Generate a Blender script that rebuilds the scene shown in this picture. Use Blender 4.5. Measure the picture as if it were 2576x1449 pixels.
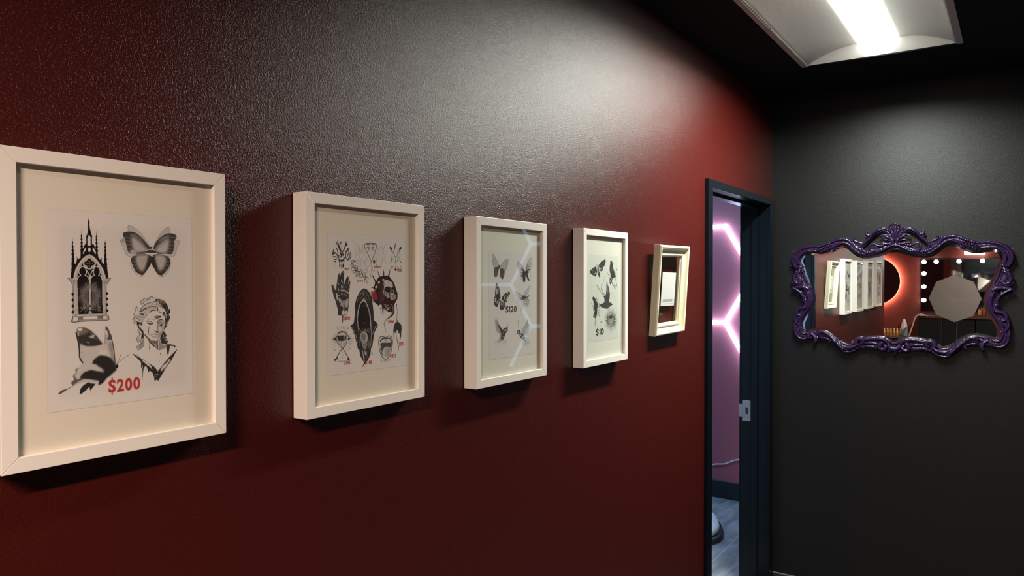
import bpy, bmesh, math, random
import numpy as np
from mathutils import Vector, Matrix
for o in list(bpy.data.objects): bpy.data.objects.remove(o)
S = bpy.context.scene
COL = S.collection
rad = math.radians

# ------------------------------------------------------------------ camera
IW, IH, FPX = 2576, 1449, 1860.0
CAM = np.array([1.081, 0.0, 1.65])
YAW, PITCH = rad(34.4), rad(-0.69)
cy_, sy_ = math.cos(YAW), math.sin(YAW)
FWD = np.array([-sy_*math.cos(PITCH), cy_*math.cos(PITCH), math.sin(PITCH)])
RGT = np.array([cy_, sy_, 0.0])
UPV = np.cross(RGT, FWD)
cd = bpy.data.cameras.new('camera'); cam = bpy.data.objects.new('camera', cd); COL.objects.link(cam)
cd.sensor_width = 36.0; cd.lens = FPX*36.0/IW; cd.clip_start = 0.02; cd.clip_end = 60
cam.matrix_world = Matrix(((RGT[0], UPV[0], -FWD[0], CAM[0]), (RGT[1], UPV[1], -FWD[1], CAM[1]), (RGT[2], UPV[2], -FWD[2], CAM[2]), (0, 0, 0, 1)))
S.camera = cam
# ------------------------------------------------------------------ world, exposure
S.view_settings.view_transform = 'Standard'; S.view_settings.look = 'None'
S.view_settings.gamma = 1.0; S.view_settings.exposure = 0.0; S.view_settings.use_curve_mapping = False
w = bpy.data.worlds.new('world'); S.world = w; w.use_nodes = True
w.node_tree.nodes['Background'].inputs[0].default_value = (0.05, 0.045, 0.05, 1)
w.node_tree.nodes['Background'].inputs[1].default_value = 0.25
TROFFER_A = 76.0; TROFFER_B = 150.0; FILL_PANEL = 26.0; LENS = 3.4; WALLLAMP = 10.0; NEON = 12.0; NEON_FAR = 2.3; HALO = 105.0; BULB = 30.0
COOL = (0.96, 1.0, 0.90); WARM = (1.0, 0.78, 0.63); NEONC = (0.46, 0.73, 1.0)

LY, HC, WT = 4.018, 2.601, 0.131      # far wall, ceiling height, wall thickness
YB, YN = -4.4, 5.48                   # back wall, neon wall

def ray(x, y):
    return FWD + RGT*((x-IW/2)/FPX) - UPV*((y-IH/2)/FPX)
def hit(x, y, ax, val):
    d = ray(x, y); t = (val-CAM[ax])/d[ax]
    return CAM + d*t

# ------------------------------------------------------------------ helpers
def mesh_obj(name, bm, mat, parent=None, smooth=False, bevel=0):
    me = bpy.data.meshes.new(name); bm.to_mesh(me); bm.free()
    for m in (mat if isinstance(mat, (list, tuple)) else [mat]): me.materials.append(m)
    if smooth: me.polygons.foreach_set('use_smooth', [True]*len(me.polygons))
    o = bpy.data.objects.new(name, me); COL.objects.link(o)
    if parent: o.parent = parent
    if bevel:
        b = o.modifiers.new('bevel', 'BEVEL'); b.width = bevel; b.segments = 2; b.limit_method = 'ANGLE'
    return o
def empty(name, loc, label, cat, group=None, rot=(0, 0, 0)):
    o = bpy.data.objects.new(name, None); COL.objects.link(o); o.location = loc; o.rotation_euler = rot; o.empty_display_size = .05
    return tag(o, label, cat, group)
def tag(o, label, cat, group=None, kind=None):
    if label: o['label'] = label
    if cat: o['category'] = cat
    if group: o['group'] = group
    if kind: o['kind'] = kind
    return o
def struct(name, bm, mat, label=None, cat=None, **k):
    o = mesh_obj(name, bm, mat, **k); o['kind'] = 'structure'
    if label: o['label'] = label; o['category'] = cat
    return o
def box(bm, x0, x1, y0, y1, z0, z1, M=None, mi=0):
    vs = [bm.verts.new(v) for v in ((x0,y0,z0),(x1,y0,z0),(x1,y1,z0),(x0,y1,z0),(x0,y0,z1),(x1,y0,z1),(x1,y1,z1),(x0,y1,z1))]
    if M: 
        for v in vs: v.co = M @ v.co
    for f in ((0,3,2,1),(4,5,6,7),(0,1,5,4),(1,2,6,5),(2,3,7,6),(3,0,4,7)):
        bm.faces.new([vs[i] for i in f]).material_index = mi
    return bm
def tube(bm, pts, rad_, seg=10, closed=False, flat=None, caps=True):
    """sweep a round section along pts; rad_ a number or one radius per point; flat=(axis, factor) squashes the section"""
    pts = [Vector(p) for p in pts]; n = len(pts)
    R = rad_ if hasattr(rad_, '__len__') else [rad_]*n
    rings = []; nrm = None
    for i, p in enumerate(pts):
        if closed: t = pts[(i+1) % n]-pts[i-1]
        else: t = pts[min(i+1, n-1)]-pts[max(i-1, 0)]
        t.normalize()
        if nrm is None:
            a = Vector((0, 1, 0)) if abs(t.y) < .8 else Vector((0, 0, 1))
            nrm = t.cross(a).normalized()
        else:
            nrm = (nrm - t*nrm.dot(t))
            if nrm.length < 1e-6: nrm = t.orthogonal()
            nrm.normalize()
        b = t.cross(nrm)
        ring = []
        for k in range(seg):
            a = 2*math.pi*k/seg
            off = (nrm*math.cos(a)+b*math.sin(a))*R[i]
            if flat: off[flat[0]] *= flat[1]
            ring.append(bm.verts.new(p+off))
        rings.append(ring)
    m = n if closed else n-1
    for i in range(m):
        A, B = rings[i], rings[(i+1) % n]
        for k in range(seg):
            bm.faces.new((A[k], A[(k+1) % seg], B[(k+1) % seg], B[k]))
    if caps and not closed:
        bm.faces.new(rings[0][::-1]); bm.faces.new(rings[-1])
    return bm
def ball(bm, c, r, u=10, v=7, sc=(1, 1, 1)):
    rings = []
    for j in range(1, v):
        th = math.pi*j/v
        rings.append([bm.verts.new((c[0]+r*sc[0]*math.sin(th)*math.cos(2*math.pi*k/u), c[1]+r*sc[1]*math.sin(th)*math.sin(2*math.pi*k/u), c[2]+r*sc[2]*math.cos(th))) for k in range(u)])
    t = bm.verts.new((c[0], c[1], c[2]+r*sc[2])); d = bm.verts.new((c[0], c[1], c[2]-r*sc[2]))
    for k in range(u):
        n = (k+1) % u; bm.faces.new((t, rings[0][k], rings[0][n])); bm.faces.new((d, rings[-1][n], rings[-1][k]))
        for A, B in zip(rings, rings[1:]): bm.faces.new((A[k], B[k], B[n], A[n]))
def lathe(bm, prof, c=(0, 0, 0), seg=24, axis='z'):
    rings = []
    for r, h in prof:
        ring = []
        for k in range(seg):
            a = 2*math.pi*k/seg
            p = (r*math.cos(a), r*math.sin(a), h)
            if axis == 'y': p = (p[0], h, p[1])
            if axis == 'x': p = (h, p[0], p[1])
            ring.append(bm.verts.new(Vector(p)+Vector(c)))
        rings.append(ring)
    for A, B in zip(rings, rings[1:]):
        for k in range(seg): bm.faces.new((A[k], A[(k+1) % seg], B[(k+1) % seg], B[k]))
    if prof[0][0] > 1e-5: bm.faces.new(rings[0][::-1])
    if prof[-1][0] > 1e-5: bm.faces.new(rings[-1])
    return bm
def crom(P, n=6, closed=False):
    """Catmull-Rom through numpy rows"""
    P = np.asarray(P, float); m = len(P)
    if closed: Q = np.vstack([P[-1:], P, P[:2]])
    else: Q = np.vstack([2*P[:1]-P[1:2], P, 2*P[-1:]-P[-2:-1]])
    out = []
    t = np.linspace(0, 1, n, endpoint=False)[:, None]
    for i in range(m if closed else m-1):
        a, b, c, d = Q[i], Q[i+1], Q[i+2], Q[i+3]
        out.append(.5*((2*b)+(-a+c)*t+(2*a-5*b+4*c-d)*t*t+(-a+3*b-3*c+d)*t**3))
    if not closed: out.append(P[-1:])
    return np.vstack(out)

# ------------------------------------------------------------------ materials
def mat(name, col, rough=.5, metal=0, bump=None, noise=None, emit=None, spec=.5, coat=0, dist=.002):
    m = bpy.data.materials.new(name); m.use_nodes = True; nt = m.node_tree; N = nt.nodes; P = N['Principled BSDF']
    P.inputs['Base Color'].default_value = (*col, 1); P.inputs['Roughness'].default_value = rough
    P.inputs['Metallic'].default_value = metal; P.inputs['Specular IOR Level'].default_value = spec
    P.inputs['Coat Weight'].default_value = coat; P.inputs['Coat Roughness'].default_value = .15
    tc = N.new('ShaderNodeTexCoord')
    if noise:      # (scale, amount) colour mottling
        n = N.new('ShaderNodeTexNoise'); n.inputs['Scale'].default_value = noise[0]; n.inputs['Detail'].default_value = 4
        r = N.new('ShaderNodeMapRange'); r.inputs[3].default_value = 1-noise[1]; r.inputs[4].default_value = 1+noise[1]
        x = N.new('ShaderNodeVectorMath'); x.operation = 'SCALE'; x.inputs[0].default_value = col
        nt.links.new(tc.outputs['Object'], n.inputs['Vector']); nt.links.new(n.outputs[0], r.inputs[0]); nt.links.new(r.outputs[0], x.inputs['Scale'])
        nt.links.new(x.outputs[0], P.inputs['Base Color'])
    if bump:       # [(scale, strength)...]
        prev = None
        for sc, st in bump:
            n = N.new('ShaderNodeTexNoise'); n.inputs['Scale'].default_value = sc; n.inputs['Detail'].default_value = 2; n.inputs['Roughness'].default_value = .5
            b = N.new('ShaderNodeBump'); b.inputs['Strength'].default_value = st; b.inputs['Distance'].default_value = dist
            nt.links.new(tc.outputs['Object'], n.inputs['Vector']); nt.links.new(n.outputs[0], b.inputs['Height'])
            if prev: nt.links.new(prev.outputs[0], b.inputs['Normal'])
            prev = b
        nt.links.new(prev.outputs[0], P.inputs['Normal'])
    if emit:
        P.inputs['Emission Color'].default_value = (*emit[0], 1); P.inputs['Emission Strength'].default_value = emit[1]
    return m
M = {}
WB = [(230, .42), (620, .45)]
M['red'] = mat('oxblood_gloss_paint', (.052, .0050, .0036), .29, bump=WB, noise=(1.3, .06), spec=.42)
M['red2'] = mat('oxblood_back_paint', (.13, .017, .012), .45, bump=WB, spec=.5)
M['mauve'] = mat('mauve_paint', (.50, .135, .17), .45, bump=[(300, .3)])
M['black'] = mat('black_wall_paint', (.0038, .0038, .0044), .40, bump=[(230, .2), (620, .18)], spec=.36)
M['blackgloss'] = mat('black_gloss_trim', (.0022, .0042, .0072), .24, bump=[(60, .05)], spec=.25)
M['cream'] = mat('cream_lacquer', (.78, .72, .665), .38, bump=[(90, .03)])
M['ivory'] = mat('ivory_old_paint', (.74, .69, .50), .42, bump=[(120, .1)])
M['mat'] = mat('mat_board', (.80, .705, .62), .9, bump=[(900, .05)], spec=.15)
M['matcool'] = mat('mat_board_pale', (.74, .70, .63), .9, bump=[(900, .05)], spec=.15)
M['white'] = mat('white_enamel', (.8, .78, .76), .35)
M['dark'] = mat('dark_plastic', (.02, .02, .022), .4)
M['steel'] = mat('brushed_steel', (.55, .56, .58), .3, 1)
M['gap'] = mat('black_gap', (.004, .004, .004), .9)
def emis(name, col, s):
    return mat(name, (.8, .8, .8), .5, emit=(col, s))
def glass_mat():
    m = bpy.data.materials.new('picture_glass'); m.use_nodes = True; nt = m.node_tree; N = nt.nodes
    N.remove(N['Principled BSDF']); out = [n for n in N if n.type == 'OUTPUT_MATERIAL'][0]
    t = N.new('ShaderNodeBsdfTransparent'); t.inputs[0].default_value = (.97, .98, .97, 1)
    g = N.new('ShaderNodeBsdfGlossy'); g.inputs['Roughness'].default_value = .0
    f = N.new('ShaderNodeFresnel'); f.inputs[0].default_value = 1.5
    x = N.new('ShaderNodeMixShader')
    gm = N.new('ShaderNodeNewGeometry'); iv = N.new('ShaderNodeMath'); iv.operation = 'SUBTRACT'; iv.inputs[0].default_value = 1
    mu = N.new('ShaderNodeMath'); mu.operation = 'MULTIPLY'
    nt.links.new(gm.outputs['Backfacing'], iv.inputs[1]); nt.links.new(f.outputs[0], mu.inputs[0]); nt.links.new(iv.outputs[0], mu.inputs[1])
    nt.links.new(mu.outputs[0], x.inputs[0]); nt.links.new(t.outputs[0], x.inputs[1]); nt.links.new(g.outputs[0], x.inputs[2]); nt.links.new(x.outputs[0], out.inputs[0])
    return m
M['glass'] = glass_mat()
M['mirror'] = mat('silvered_glass', (.90, .91, .90), .0, 1)
M['bevelglass'] = mat('silvered_bevel', (.85, .86, .85), .04, 1)

# ------------------------------------------------------------------ the room
bm = bmesh.new()                                   # left wall, with the doorway cut out
DY0, DY1, DZ = 3.046, 3.936+.012, 2.048            # rough opening (jambs fill it)
box(bm, -WT, 0, -.02, DY0, 0, HC); box(bm, -WT, 0, DY1, LY, 0, HC); box(bm, -WT, 0, DY0, DY1, DZ, HC)
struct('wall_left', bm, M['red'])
bm = bmesh.new(); box(bm, 0, 1.36, LY, LY+.12, 0, HC); struct('wall_far', bm, M['black'])
bm = bmesh.new(); box(bm, -3.2, 4.6, YN, YN+.12, 0, HC); struct('wall_neon', bm, M['mauve'])
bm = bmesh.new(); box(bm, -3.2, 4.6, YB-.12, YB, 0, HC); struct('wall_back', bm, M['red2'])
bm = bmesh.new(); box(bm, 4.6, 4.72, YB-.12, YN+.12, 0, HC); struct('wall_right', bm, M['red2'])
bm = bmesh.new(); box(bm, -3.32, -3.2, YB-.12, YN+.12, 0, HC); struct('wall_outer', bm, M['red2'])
bm = bmesh.new(); box(bm, -3.2, -WT, 1.9, 2.0, 0, HC); struct('wall_side', bm, M['mauve'])

def ceiling_mat():
    m = mat('black_ceiling_tile', (.012, .0125, .015), .85, bump=[(160, .25)], spec=.12)
    nt = m.node_tree; N = nt.nodes; P = N['Principled BSDF']; tc = N.new('ShaderNodeTexCoord')
    br = N.new('ShaderNodeTexBrick'); br.offset = 0; br.inputs['Color1'].default_value = (.012, .0125, .015, 1); br.inputs['Color2'].default_value = (.011, .0115, .014, 1)
    br.inputs['Mortar'].default_value = (.004, .004, .005, 1); br.inputs['Scale'].default_value = 1; br.inputs['Mortar Size'].default_value = .0035
    br.inputs['Brick Width'].default_value = .61; br.inputs['Row Height'].default_value = .61
    mp = N.new('ShaderNodeMapping'); mp.inputs['Location'].default_value = (-.28+.61, -3.49+.61*6, 0)
    nt.links.new(tc.outputs['Object'], mp.inputs['Vector']); nt.links.new(mp.outputs[0], br.inputs['Vector']); nt.links.new(br.outputs[0], P.inputs['Base Color'])
    return m
TX0, TX1 = .279, .889                              # troffer openings (x); three of them along the room
TROFF = [(TX0, 2.274, 3.484), (.889, -1.70, -.49)]
bm = bmesh.new()
ys = [YB-.12, TROFF[1][1], TROFF[1][2], TROFF[0][1], TROFF[0][2], YN+.12]
for i in range(5):
    if i in (1, 3):
        xa = TROFF[1 if i == 1 else 0][0]
        box(bm, -3.32, xa, ys[i], ys[i+1], HC, HC+.02); box(bm, xa+.61, 4.72, ys[i], ys[i+1], HC, HC+.02)
    else: box(bm, -3.32, 4.72, ys[i], ys[i+1], HC, HC+.02)
struct('ceiling', bm, ceiling_mat())

def floor_mat():
    m = mat('grey_slate_plank_tile', (.16, .17, .18), .32)
    nt = m.node_tree; N = nt.nodes; P = N['Principled BSDF']; tc = N.new('ShaderNodeTexCoord')
    mp = N.new('ShaderNodeMapping'); mp.inputs['Rotation'].default_value = (0, 0, rad(90)); mp.inputs['Location'].default_value = (4.328, .385, 0)
    mp.vector_type = 'POINT'; mp.inputs['Location'].default_value = (-4.328+6, .385+3, 0)
    cx = N.new('ShaderNodeCombineXYZ'); sx = N.new('ShaderNodeSeparateXYZ'); nt.links.new(tc.outputs['Object'], sx.inputs[0])
    ax = N.new('ShaderNodeMath'); ax.operation = 'ADD'; ax.inputs[1].default_value = -4.328+6.0+.3
    ay = N.new('ShaderNodeMath'); ay.operation = 'ADD'; ay.inputs[1].default_value = .385+6.0
    nt.links.new(sx.outputs[1], ax.inputs[0]); nt.links.new(sx.outputs[0], ay.inputs[0]); nt.links.new(ax.outputs[0], cx.inputs[0]); nt.links.new(ay.outputs[0], cx.inputs[1])
    br = N.new('ShaderNodeTexBrick'); br.offset = .5
    br.inputs['Color1'].default_value = (.21, .23, .25, 1); br.inputs['Color2'].default_value = (.27, .29, .31, 1); br.inputs['Mortar'].default_value = (.45, .47, .49, 1)
    br.inputs['Scale'].default_value = 1; br.inputs['Mortar Size'].default_value = .0025; br.inputs['Brick Width'].default_value = .6; br.inputs['Row Height'].default_value = .3
    nt.links.new(cx.outputs[0], br.inputs['Vector'])
    st = N.new('ShaderNodeMapping'); st.inputs['Scale'].default_value = (14, 3, 1); nt.links.new(tc.outputs['Object'], st.inputs[0])
    n = N.new('ShaderNodeTexNoise'); n.inputs['Scale'].default_value = 1; n.inputs['Detail'].default_value = 6; n.inputs['Distortion'].default_value = 1.2; nt.links.new(st.outputs[0], n.inputs['Vector'])
    rg = N.new('ShaderNodeMapRange'); rg.inputs[1].default_value = .3; rg.inputs[2].default_value = .75; rg.inputs[3].default_value = .6; rg.inputs[4].default_value = 1.5; nt.links.new(n.outputs[0], rg.inputs[0])
    sc = N.new('ShaderNodeVectorMath'); sc.operation = 'SCALE'; nt.links.new(br.outputs[0], sc.inputs[0]); nt.links.new(rg.outputs[0], sc.inputs['Scale'])
    nt.links.new(sc.outputs[0], P.inputs['Base Color'])
    return m
bm = bmesh.new(); box(bm, -3.32, -WT, YB-.12, YN+.12, -.05, 0); box(bm, -WT, 4.72, LY+.06, YN+.12, -.05, 0); struct('floor', bm, floor_mat())
bm = bmesh.new(); box(bm, -WT, 4.72, YB-.12, LY+.06, -.05, 0); struct('floor', bm, mat('unseen_darkened_floor', (.022, .021, .022), .5, bump=[(30, .1)], noise=(3, .2)))  # unseen floor, made dark so the red wall reflects less of it
# baseboards (the one on the far wall shows at the foot of the corner)
M['base'] = mat('dark_baseboard', (.016, .02, .026), .35)
M['base_top'] = mat('pale_baseboard_top', (.12, .115, .11), .6)  # paler strip along the top edge of each baseboard
def baseboard(name, x0, x1, y0, y1, h, tb):
    bm = bmesh.new(); box(bm, x0, x1, y0, y1, 0, h-.004); box(bm, x0, x1, y0, y1, h-.004, h, mi=1)
    struct(name, bm, [M['base'], M['base_top']])
baseboard('baseboard_far', .016, 1.36, LY-.010, LY, .095, 0)
baseboard('baseboard_neon', -3.2, 4.6, YN-.012, YN, .131, 0)
baseboard('baseboard_left', 0, .010, -.02, 3.004, .095, 0)

# ------------------------------------------------------------------ door frame
bm = bmesh.new()
CW, CT, CP = .054, .034, .016                      # casing width at the sides, at the head, its projection
y0, y1, zt = 3.058, 3.936, 2.036
for a, b in ((y0-CW, y0), (y1, y1+CW)): box(bm, 0, CP, a, b, 0, zt)
box(bm, 0, CP, y0-CW, y1+CW, zt, zt+CT)
box(bm, -WT-.004, 0, y0-.012, y0, 0, zt); box(bm, -WT-.004, 0, y1, y1+.012, 0, zt); box(bm, -WT-.004, 0, y0-.012, y1+.012, zt, zt+.012)
for a, b in ((y0-CW, y0-.012), (y1+.012, y1+CW)): box(bm, -WT-.016, -WT, a, b, 0, zt)
box(bm, -WT-.016, -WT, y0-CW, y1+CW, zt+.012, zt+CT)
df = struct('door_1', bm, M['blackgloss'], 'black metal door frame of the doorway at the end of the red wall', 'door frame', bevel=.0015)
bm = bmesh.new()                                   # door stop round the jambs and head
box(bm, -.079, -.045, y0, y0+.014, 0, zt); box(bm, -.079, -.045, y1-.014, y1, 0, zt); box(bm, -.079, -.045, y0, y1, zt-.014, zt)
mesh_obj('door_stop', bm, M['blackgloss'], df, bevel=.001)
bm = bmesh.new(); box(bm, -WT-.90, -WT-.024, y0-.046, y0-.004, .012, zt-.004)   # the door itself, standing open into the neon room
dl = mesh_obj('door_leaf', bm, mat('pale_grey_door_paint', (.52, .55, .56), .35), df, bevel=.002); dl['label'] = 'pale door leaf standing open'
bm = bmesh.new(); tube(bm, [(-WT-.84, y0-.004, .98), (-WT-.84, y0+.045, .98), (-WT-.72, y0+.048, .98)], .009, 10); lathe(bm, [(.026, -.004), (.026, .004), (.012, .008)], (-WT-.84, y0, .98), 20, 'y'); mesh_obj('handle', bm, M['steel'], dl)
bm = bmesh.new()                                   # strike plate on the far jamb
sz = .952
box(bm, -.128, -.083, y1-.0022, y1, sz-.055, sz+.055); box(bm, -.146, -.128, y1-.0022, y1, sz-.034, sz+.034)
sp = mesh_obj('strike_plate', bm, M['steel'], df, bevel=.0006); sp['label'] = 'grey steel strike plate'
bm = bmesh.new(); box(bm, -.110, -.095, y1-.0028, y1-.0021, sz-.018, sz+.018)
mesh_obj('latch_hole', bm, M['gap'], sp)
for dz in (-.046, .046):
    bm = bmesh.new(); lathe(bm, [(.0045, 0), (.0045, -.0008), (.001, -.0018)], (-.105, y1-.0021, sz+dz), 12, 'y'); mesh_obj('screw', bm, M['steel'], sp)
for hz in (1.66, 1.07):
    bm = bmesh.new(); tube(bm, [(-WT-.010, y0+.004, hz-.045), (-WT-.010, y0+.004, hz+.045)], .006, 10); box(bm, -WT-.008, -WT+.030, y0, y0+.002, hz-.045, hz+.045)
    mesh_obj('hinge', bm, M['steel'], df)['label'] = 'steel hinge leaf on the near jamb'
# ------------------------------------------------------------------ ceiling troffers
def reflector_mat():
    m = mat('ribbed_white_reflector', (.74, .71, .68), .5); nt = m.node_tree; N = nt.nodes; P = N['Principled BSDF']; tc = N.new('ShaderNodeTexCoord')
    wv = N.new('ShaderNodeTexWave'); wv.bands_direction = 'X'; wv.inputs['Scale'].default_value = 80; wv.inputs['Distortion'].default_value = 0
    b = N.new('ShaderNodeBump'); b.inputs['Strength'].default_value = .3; b.inputs['Distance'].default_value = .0006
    nt.links.new(tc.outputs['Object'], wv.inputs['Vector']); nt.links.new(wv.outputs[0], b.inputs['Height']); nt.links.new(b.outputs[0], P.inputs['Normal'])
    r = N.new('ShaderNodeMix'); r.data_type = 'RGBA'; r.inputs[6].default_value = (.64, .605, .58, 1); r.inputs[7].default_value = (.78, .75, .72, 1)
    nt.links.new(wv.outputs[0], r.inputs[0]); nt.links.new(r.outputs[2], P.inputs['Base Color'])
    return m
M['refl'] = reflector_mat()
def troffer(xa, ya, yb_, power, colr, label):
    xm = xa+.305; ln = yb_-ya; hw = .305
    t = empty('ceiling_light', (xm, ya, HC), label, 'ceiling light', 'recessed ceiling troffers')
    R = .073; top = .062
    # side reflectors curve up from the rim to the lens
    prof = [(-hw+.018, 0)]+[(-hw+.018+(hw-.018-R)*s, top*math.sin(s*math.pi/2)**.8) for s in np.linspace(.06, 1, 14)]
    for sg in (1, -1):
        bm = bmesh.new(); a = [bm.verts.new((sg*px, .012, pz)) for px, pz in prof]; b = [bm.verts.new((sg*px, ln-.012, pz)) for px, pz in prof]
        for i in range(len(prof)-1): bm.faces.new((a[i], a[i+1], b[i+1], b[i]))
        o = mesh_obj('reflector', bm, M['refl'], t, smooth=True); md = o.modifiers.new('s', 'SOLIDIFY'); md.thickness = .0012; md.offset = 0
    # lens: rounded trough of frosted acrylic, its ends rounded
    bm = bmesh.new(); rings = []
    ny = 9; prof2 = [(R*math.cos(a), top-(top+.004)*math.sin(a)) for a in np.linspace(0, math.pi, 19)]
    for j, (yy, k) in enumerate([(.014, 1), (ln*.25, 1), (ln*.5, 1), (ln*.75, 1), (ln-.030, 1), (ln-.022, .985), (ln-.016, .95), (ln-.013, .90)]):
        rings.append([bm.verts.new((px*k, yy, top+(pz-top)*k)) for px, pz in prof2])
    for A, B in zip(rings, rings[1:]):
        for i in range(18): bm.faces.new((A[i], A[i+1], B[i+1], B[i]))
    bm.faces.new(rings[0]); bm.faces.new(rings[-1])
    bmesh.ops.recalc_face_normals(bm, faces=bm.faces)
    mesh_obj('lens', bm, emis('lit_lens', colr, LENS), t, smooth=True)['label'] = 'glowing white lens'
    la = bpy.data.lights.new('lamp', 'AREA'); la.shape = 'RECTANGLE'; la.size = .10; la.size_y = ln-.26; la.energy = power; la.color = colr; la.spread = rad(165)
    lo = bpy.data.objects.new('lamp', la); COL.objects.link(lo); lo.parent = t; lo.location = (0, ln/2, -.0065)
    for yy, dr in ((0, 1), (ln, -1)):
        bm = bmesh.new()      # end plate, leaning in from the rim
        f = [bm.verts.new((px, yy+dr*.003, -.001)) for px in (-hw+.018, hw-.018)]
        g = [bm.verts.new((px, yy+dr*(.004+.008*(pz/top)), pz)) for px, pz in [(-p[0], p[1]) for p in prof[1:]]+[(p[0], p[1]) for p in prof[1:]][::-1]]
        bm.faces.new([f[0]]+[v for v in sorted(g, key=lambda v: v.co.x)]+[f[1]])
        bmesh.ops.recalc_face_normals(bm, faces=bm.faces)
        o = mesh_obj('end_plate', bm, M['white'], t); md = o.modifiers.new('s', 'SOLIDIFY'); md.thickness = .001
    bm = bmesh.new()          # pan above everything
    box(bm, -hw, hw, 0, ln, .064, .068); box(bm, -hw, -hw+.002, 0, ln, 0, .066); box(bm, hw-.002, hw, 0, ln, 0, .066)
    box(bm, -hw, hw, 0, .002, 0, .066); box(bm, -hw, hw, ln-.002, ln, 0, .066)
    mesh_obj('housing', bm, M['white'], t)
    bm = bmesh.new()          # rim lips, in two lengths on each side
    for sg in (1, -1):
        for a, b, w_ in ((0, ln*.497, .016), (ln*.503, ln, .020)):
            xa, xb = sorted((sg*(hw+.004), sg*(hw-w_))); box(bm, xa, xb, a, b, -.004, .002)
        xa, xb = sorted((sg*(hw-.016), sg*(hw-.022))); box(bm, xa, xb, 0, ln, -.001, .006)
    box(bm, -hw, hw, -.004, .003, -.003, .002)
    mesh_obj('rim', bm, M['rim'], t)
    bm = bmesh.new(); box(bm, -hw, hw, ln-.004, ln+.010, -.004, .001); mesh_obj('end_rim', bm, M['blackgloss'], t)
    return t
M['rim'] = mat('rim_white_metal', (.52, .47, .46), .45)
troffer(*TROFF[0], TROFFER_A, COOL, 'lit ceiling troffer with ribbed white reflectors above the far end of the red wall')
troffer(*TROFF[1], TROFFER_B, WARM, 'second ceiling troffer, behind the photographer, over the near end of the room')

# ------------------------------------------------------------------ neon hexagon arrays
HS = .4157
def neon(name, label, hexes, st, extra=()):
    m = emis(name+'_tube', NEONC, st)
    edges = {}
    for cx, cz in hexes:
        v = [(cx+HS*math.cos(rad(60*k)), cz+HS*math.sin(rad(60*k))) for k in range(6)]
        for k in range(6):
            a, b = v[k], v[(k+1) % 6]; key = tuple(sorted(((round(a[0], 2), round(a[1], 2)), (round(b[0], 2), round(b[1], 2)))))
            edges[key] = (a, b)
    for a, b in extra: edges[(a, b)] = (a, b)
    t = empty(name, (hexes[0][0], YN, hexes[0][1]), label, 'neon light', 'hexagon tube lights')
    ox, oz = hexes[0]
    joints = set()
    for a, b in edges.values():
        A = Vector((a[0]-ox, -.024, a[1]-oz)); B = Vector((b[0]-ox, -.024, b[1]-oz)); d = (B-A).normalized()
        bm = bmesh.new(); tube(bm, [A+d*.012, B-d*.012], .0155, 12)
        mesh_obj('tube', bm, m, t, smooth=False)
        for q in (a, b):
            if (round(q[0], 2), round(q[1], 2)) not in joints:
                joints.add((round(q[0], 2), round(q[1], 2)))
                bm = bmesh.new(); ball(bm, (q[0]-ox, -.022, q[1]-oz), .019, 14, 9, (1, .8, 1)); mesh_obj('joint', bm, m, t, smooth=True)
    return t
neon('hexagon_neon_light', 'blue-white glowing hexagon tube light seen through the doorway', [(-.932, 1.683), (-.309, 1.323), (-1.555, 1.323), (-1.555, 2.043), (-2.178, 1.683), (-2.178, .963)], NEON)  # leftmost hexes lie out of view, added for more light in that room
neon('hexagon_neon_light', 'blue-white hexagon tube light mirrored in the glass of the third framed print', [(2.315, 1.60), (2.937, 1.96)], NEON_FAR, [((2.523, 1.24), (2.731, .88))])

t = empty('unseen_fill_panel', (-1.05, 4.35, HC), 'unseen blue fill panel added on the ceiling to light the neon-lit room', 'ceiling light')  # out-of-view fill light, added to spread even blue light over this room
bm = bmesh.new(); box(bm, -.60, .60, -.15, .15, -.052, 0); mesh_obj('housing', bm, M['white'], t, bevel=.003)
bm = bmesh.new(); box(bm, -.585, .585, -.135, .135, -.058, -.0525); mesh_obj('diffuser', bm, emis('panel_glow', (.30, .60, 1.0), FILL_PANEL), t)

# white cable on the neon wall
pts = [hit(x, y, 1, YN-.008) for x, y in [(1760, 1178), (1785, 1171.5), (1800, 1168), (1822, 1167.5), (1835, 1163), (1845, 1159), (1858, 1156.5), (1872, 1152), (1890, 1150), (1930, 1140)]]
bm = bmesh.new(); tube(bm, crom(pts, 5), .0055, 8)
tag(mesh_obj('power_cable', bm, mat('white_cable', (.75, .76, .8), .4), smooth=True), 'white power cable sagging across the mauve wall above the baseboard', 'cable')

# white equipment foot on the tiled floor of the neon room
def superell(cx, cy, a, b, n, k=40):
    return [(cx+a*math.copysign(abs(math.cos(t))**(2/n), math.cos(t)), cy+b*math.copysign(abs(math.sin(t))**(2/n), math.sin(t))) for t in np.linspace(0, 2*math.pi, k, endpoint=False)]
t = empty('floor_cushion', (-.80, 4.62, 0), 'white rounded foot cushion with dark rim on the tiled floor beyond the doorway', 'cushion', None, (0, 0, rad(25)))
def puck(name, a, b, z0, z1, rr, m, n=2.6):
    bm = bmesh.new(); rings = []
    for s, z in ([(1-rr*1.3, z0), (1-rr*.4, z0), (1, z0+(z1-z0)*.25), (1, z0+(z1-z0)*.6), (1-rr*.3, z0+(z1-z0)*.85), (1-rr, z1), (1-rr*3, z1+.004), (.3, z1+.007), (.02, z1+.008)]):
        rings.append([bm.verts.new((x*s, y*s, z)) for x, y in superell(0, 0, a, b, n)])
    for A, B in zip(rings, rings[1:]):
        for k in range(len(A)): bm.faces.new((A[k], A[(k+1) % len(A)], B[(k+1) % len(A)], B[k]))
    bm.faces.new(rings[0][::-1]); bm.faces.new(rings[-1])
    return mesh_obj(name, bm, m, t, smooth=True)
puck('rubber_rim', .325, .345, 0, .035, .04, M['dark'])
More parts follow.
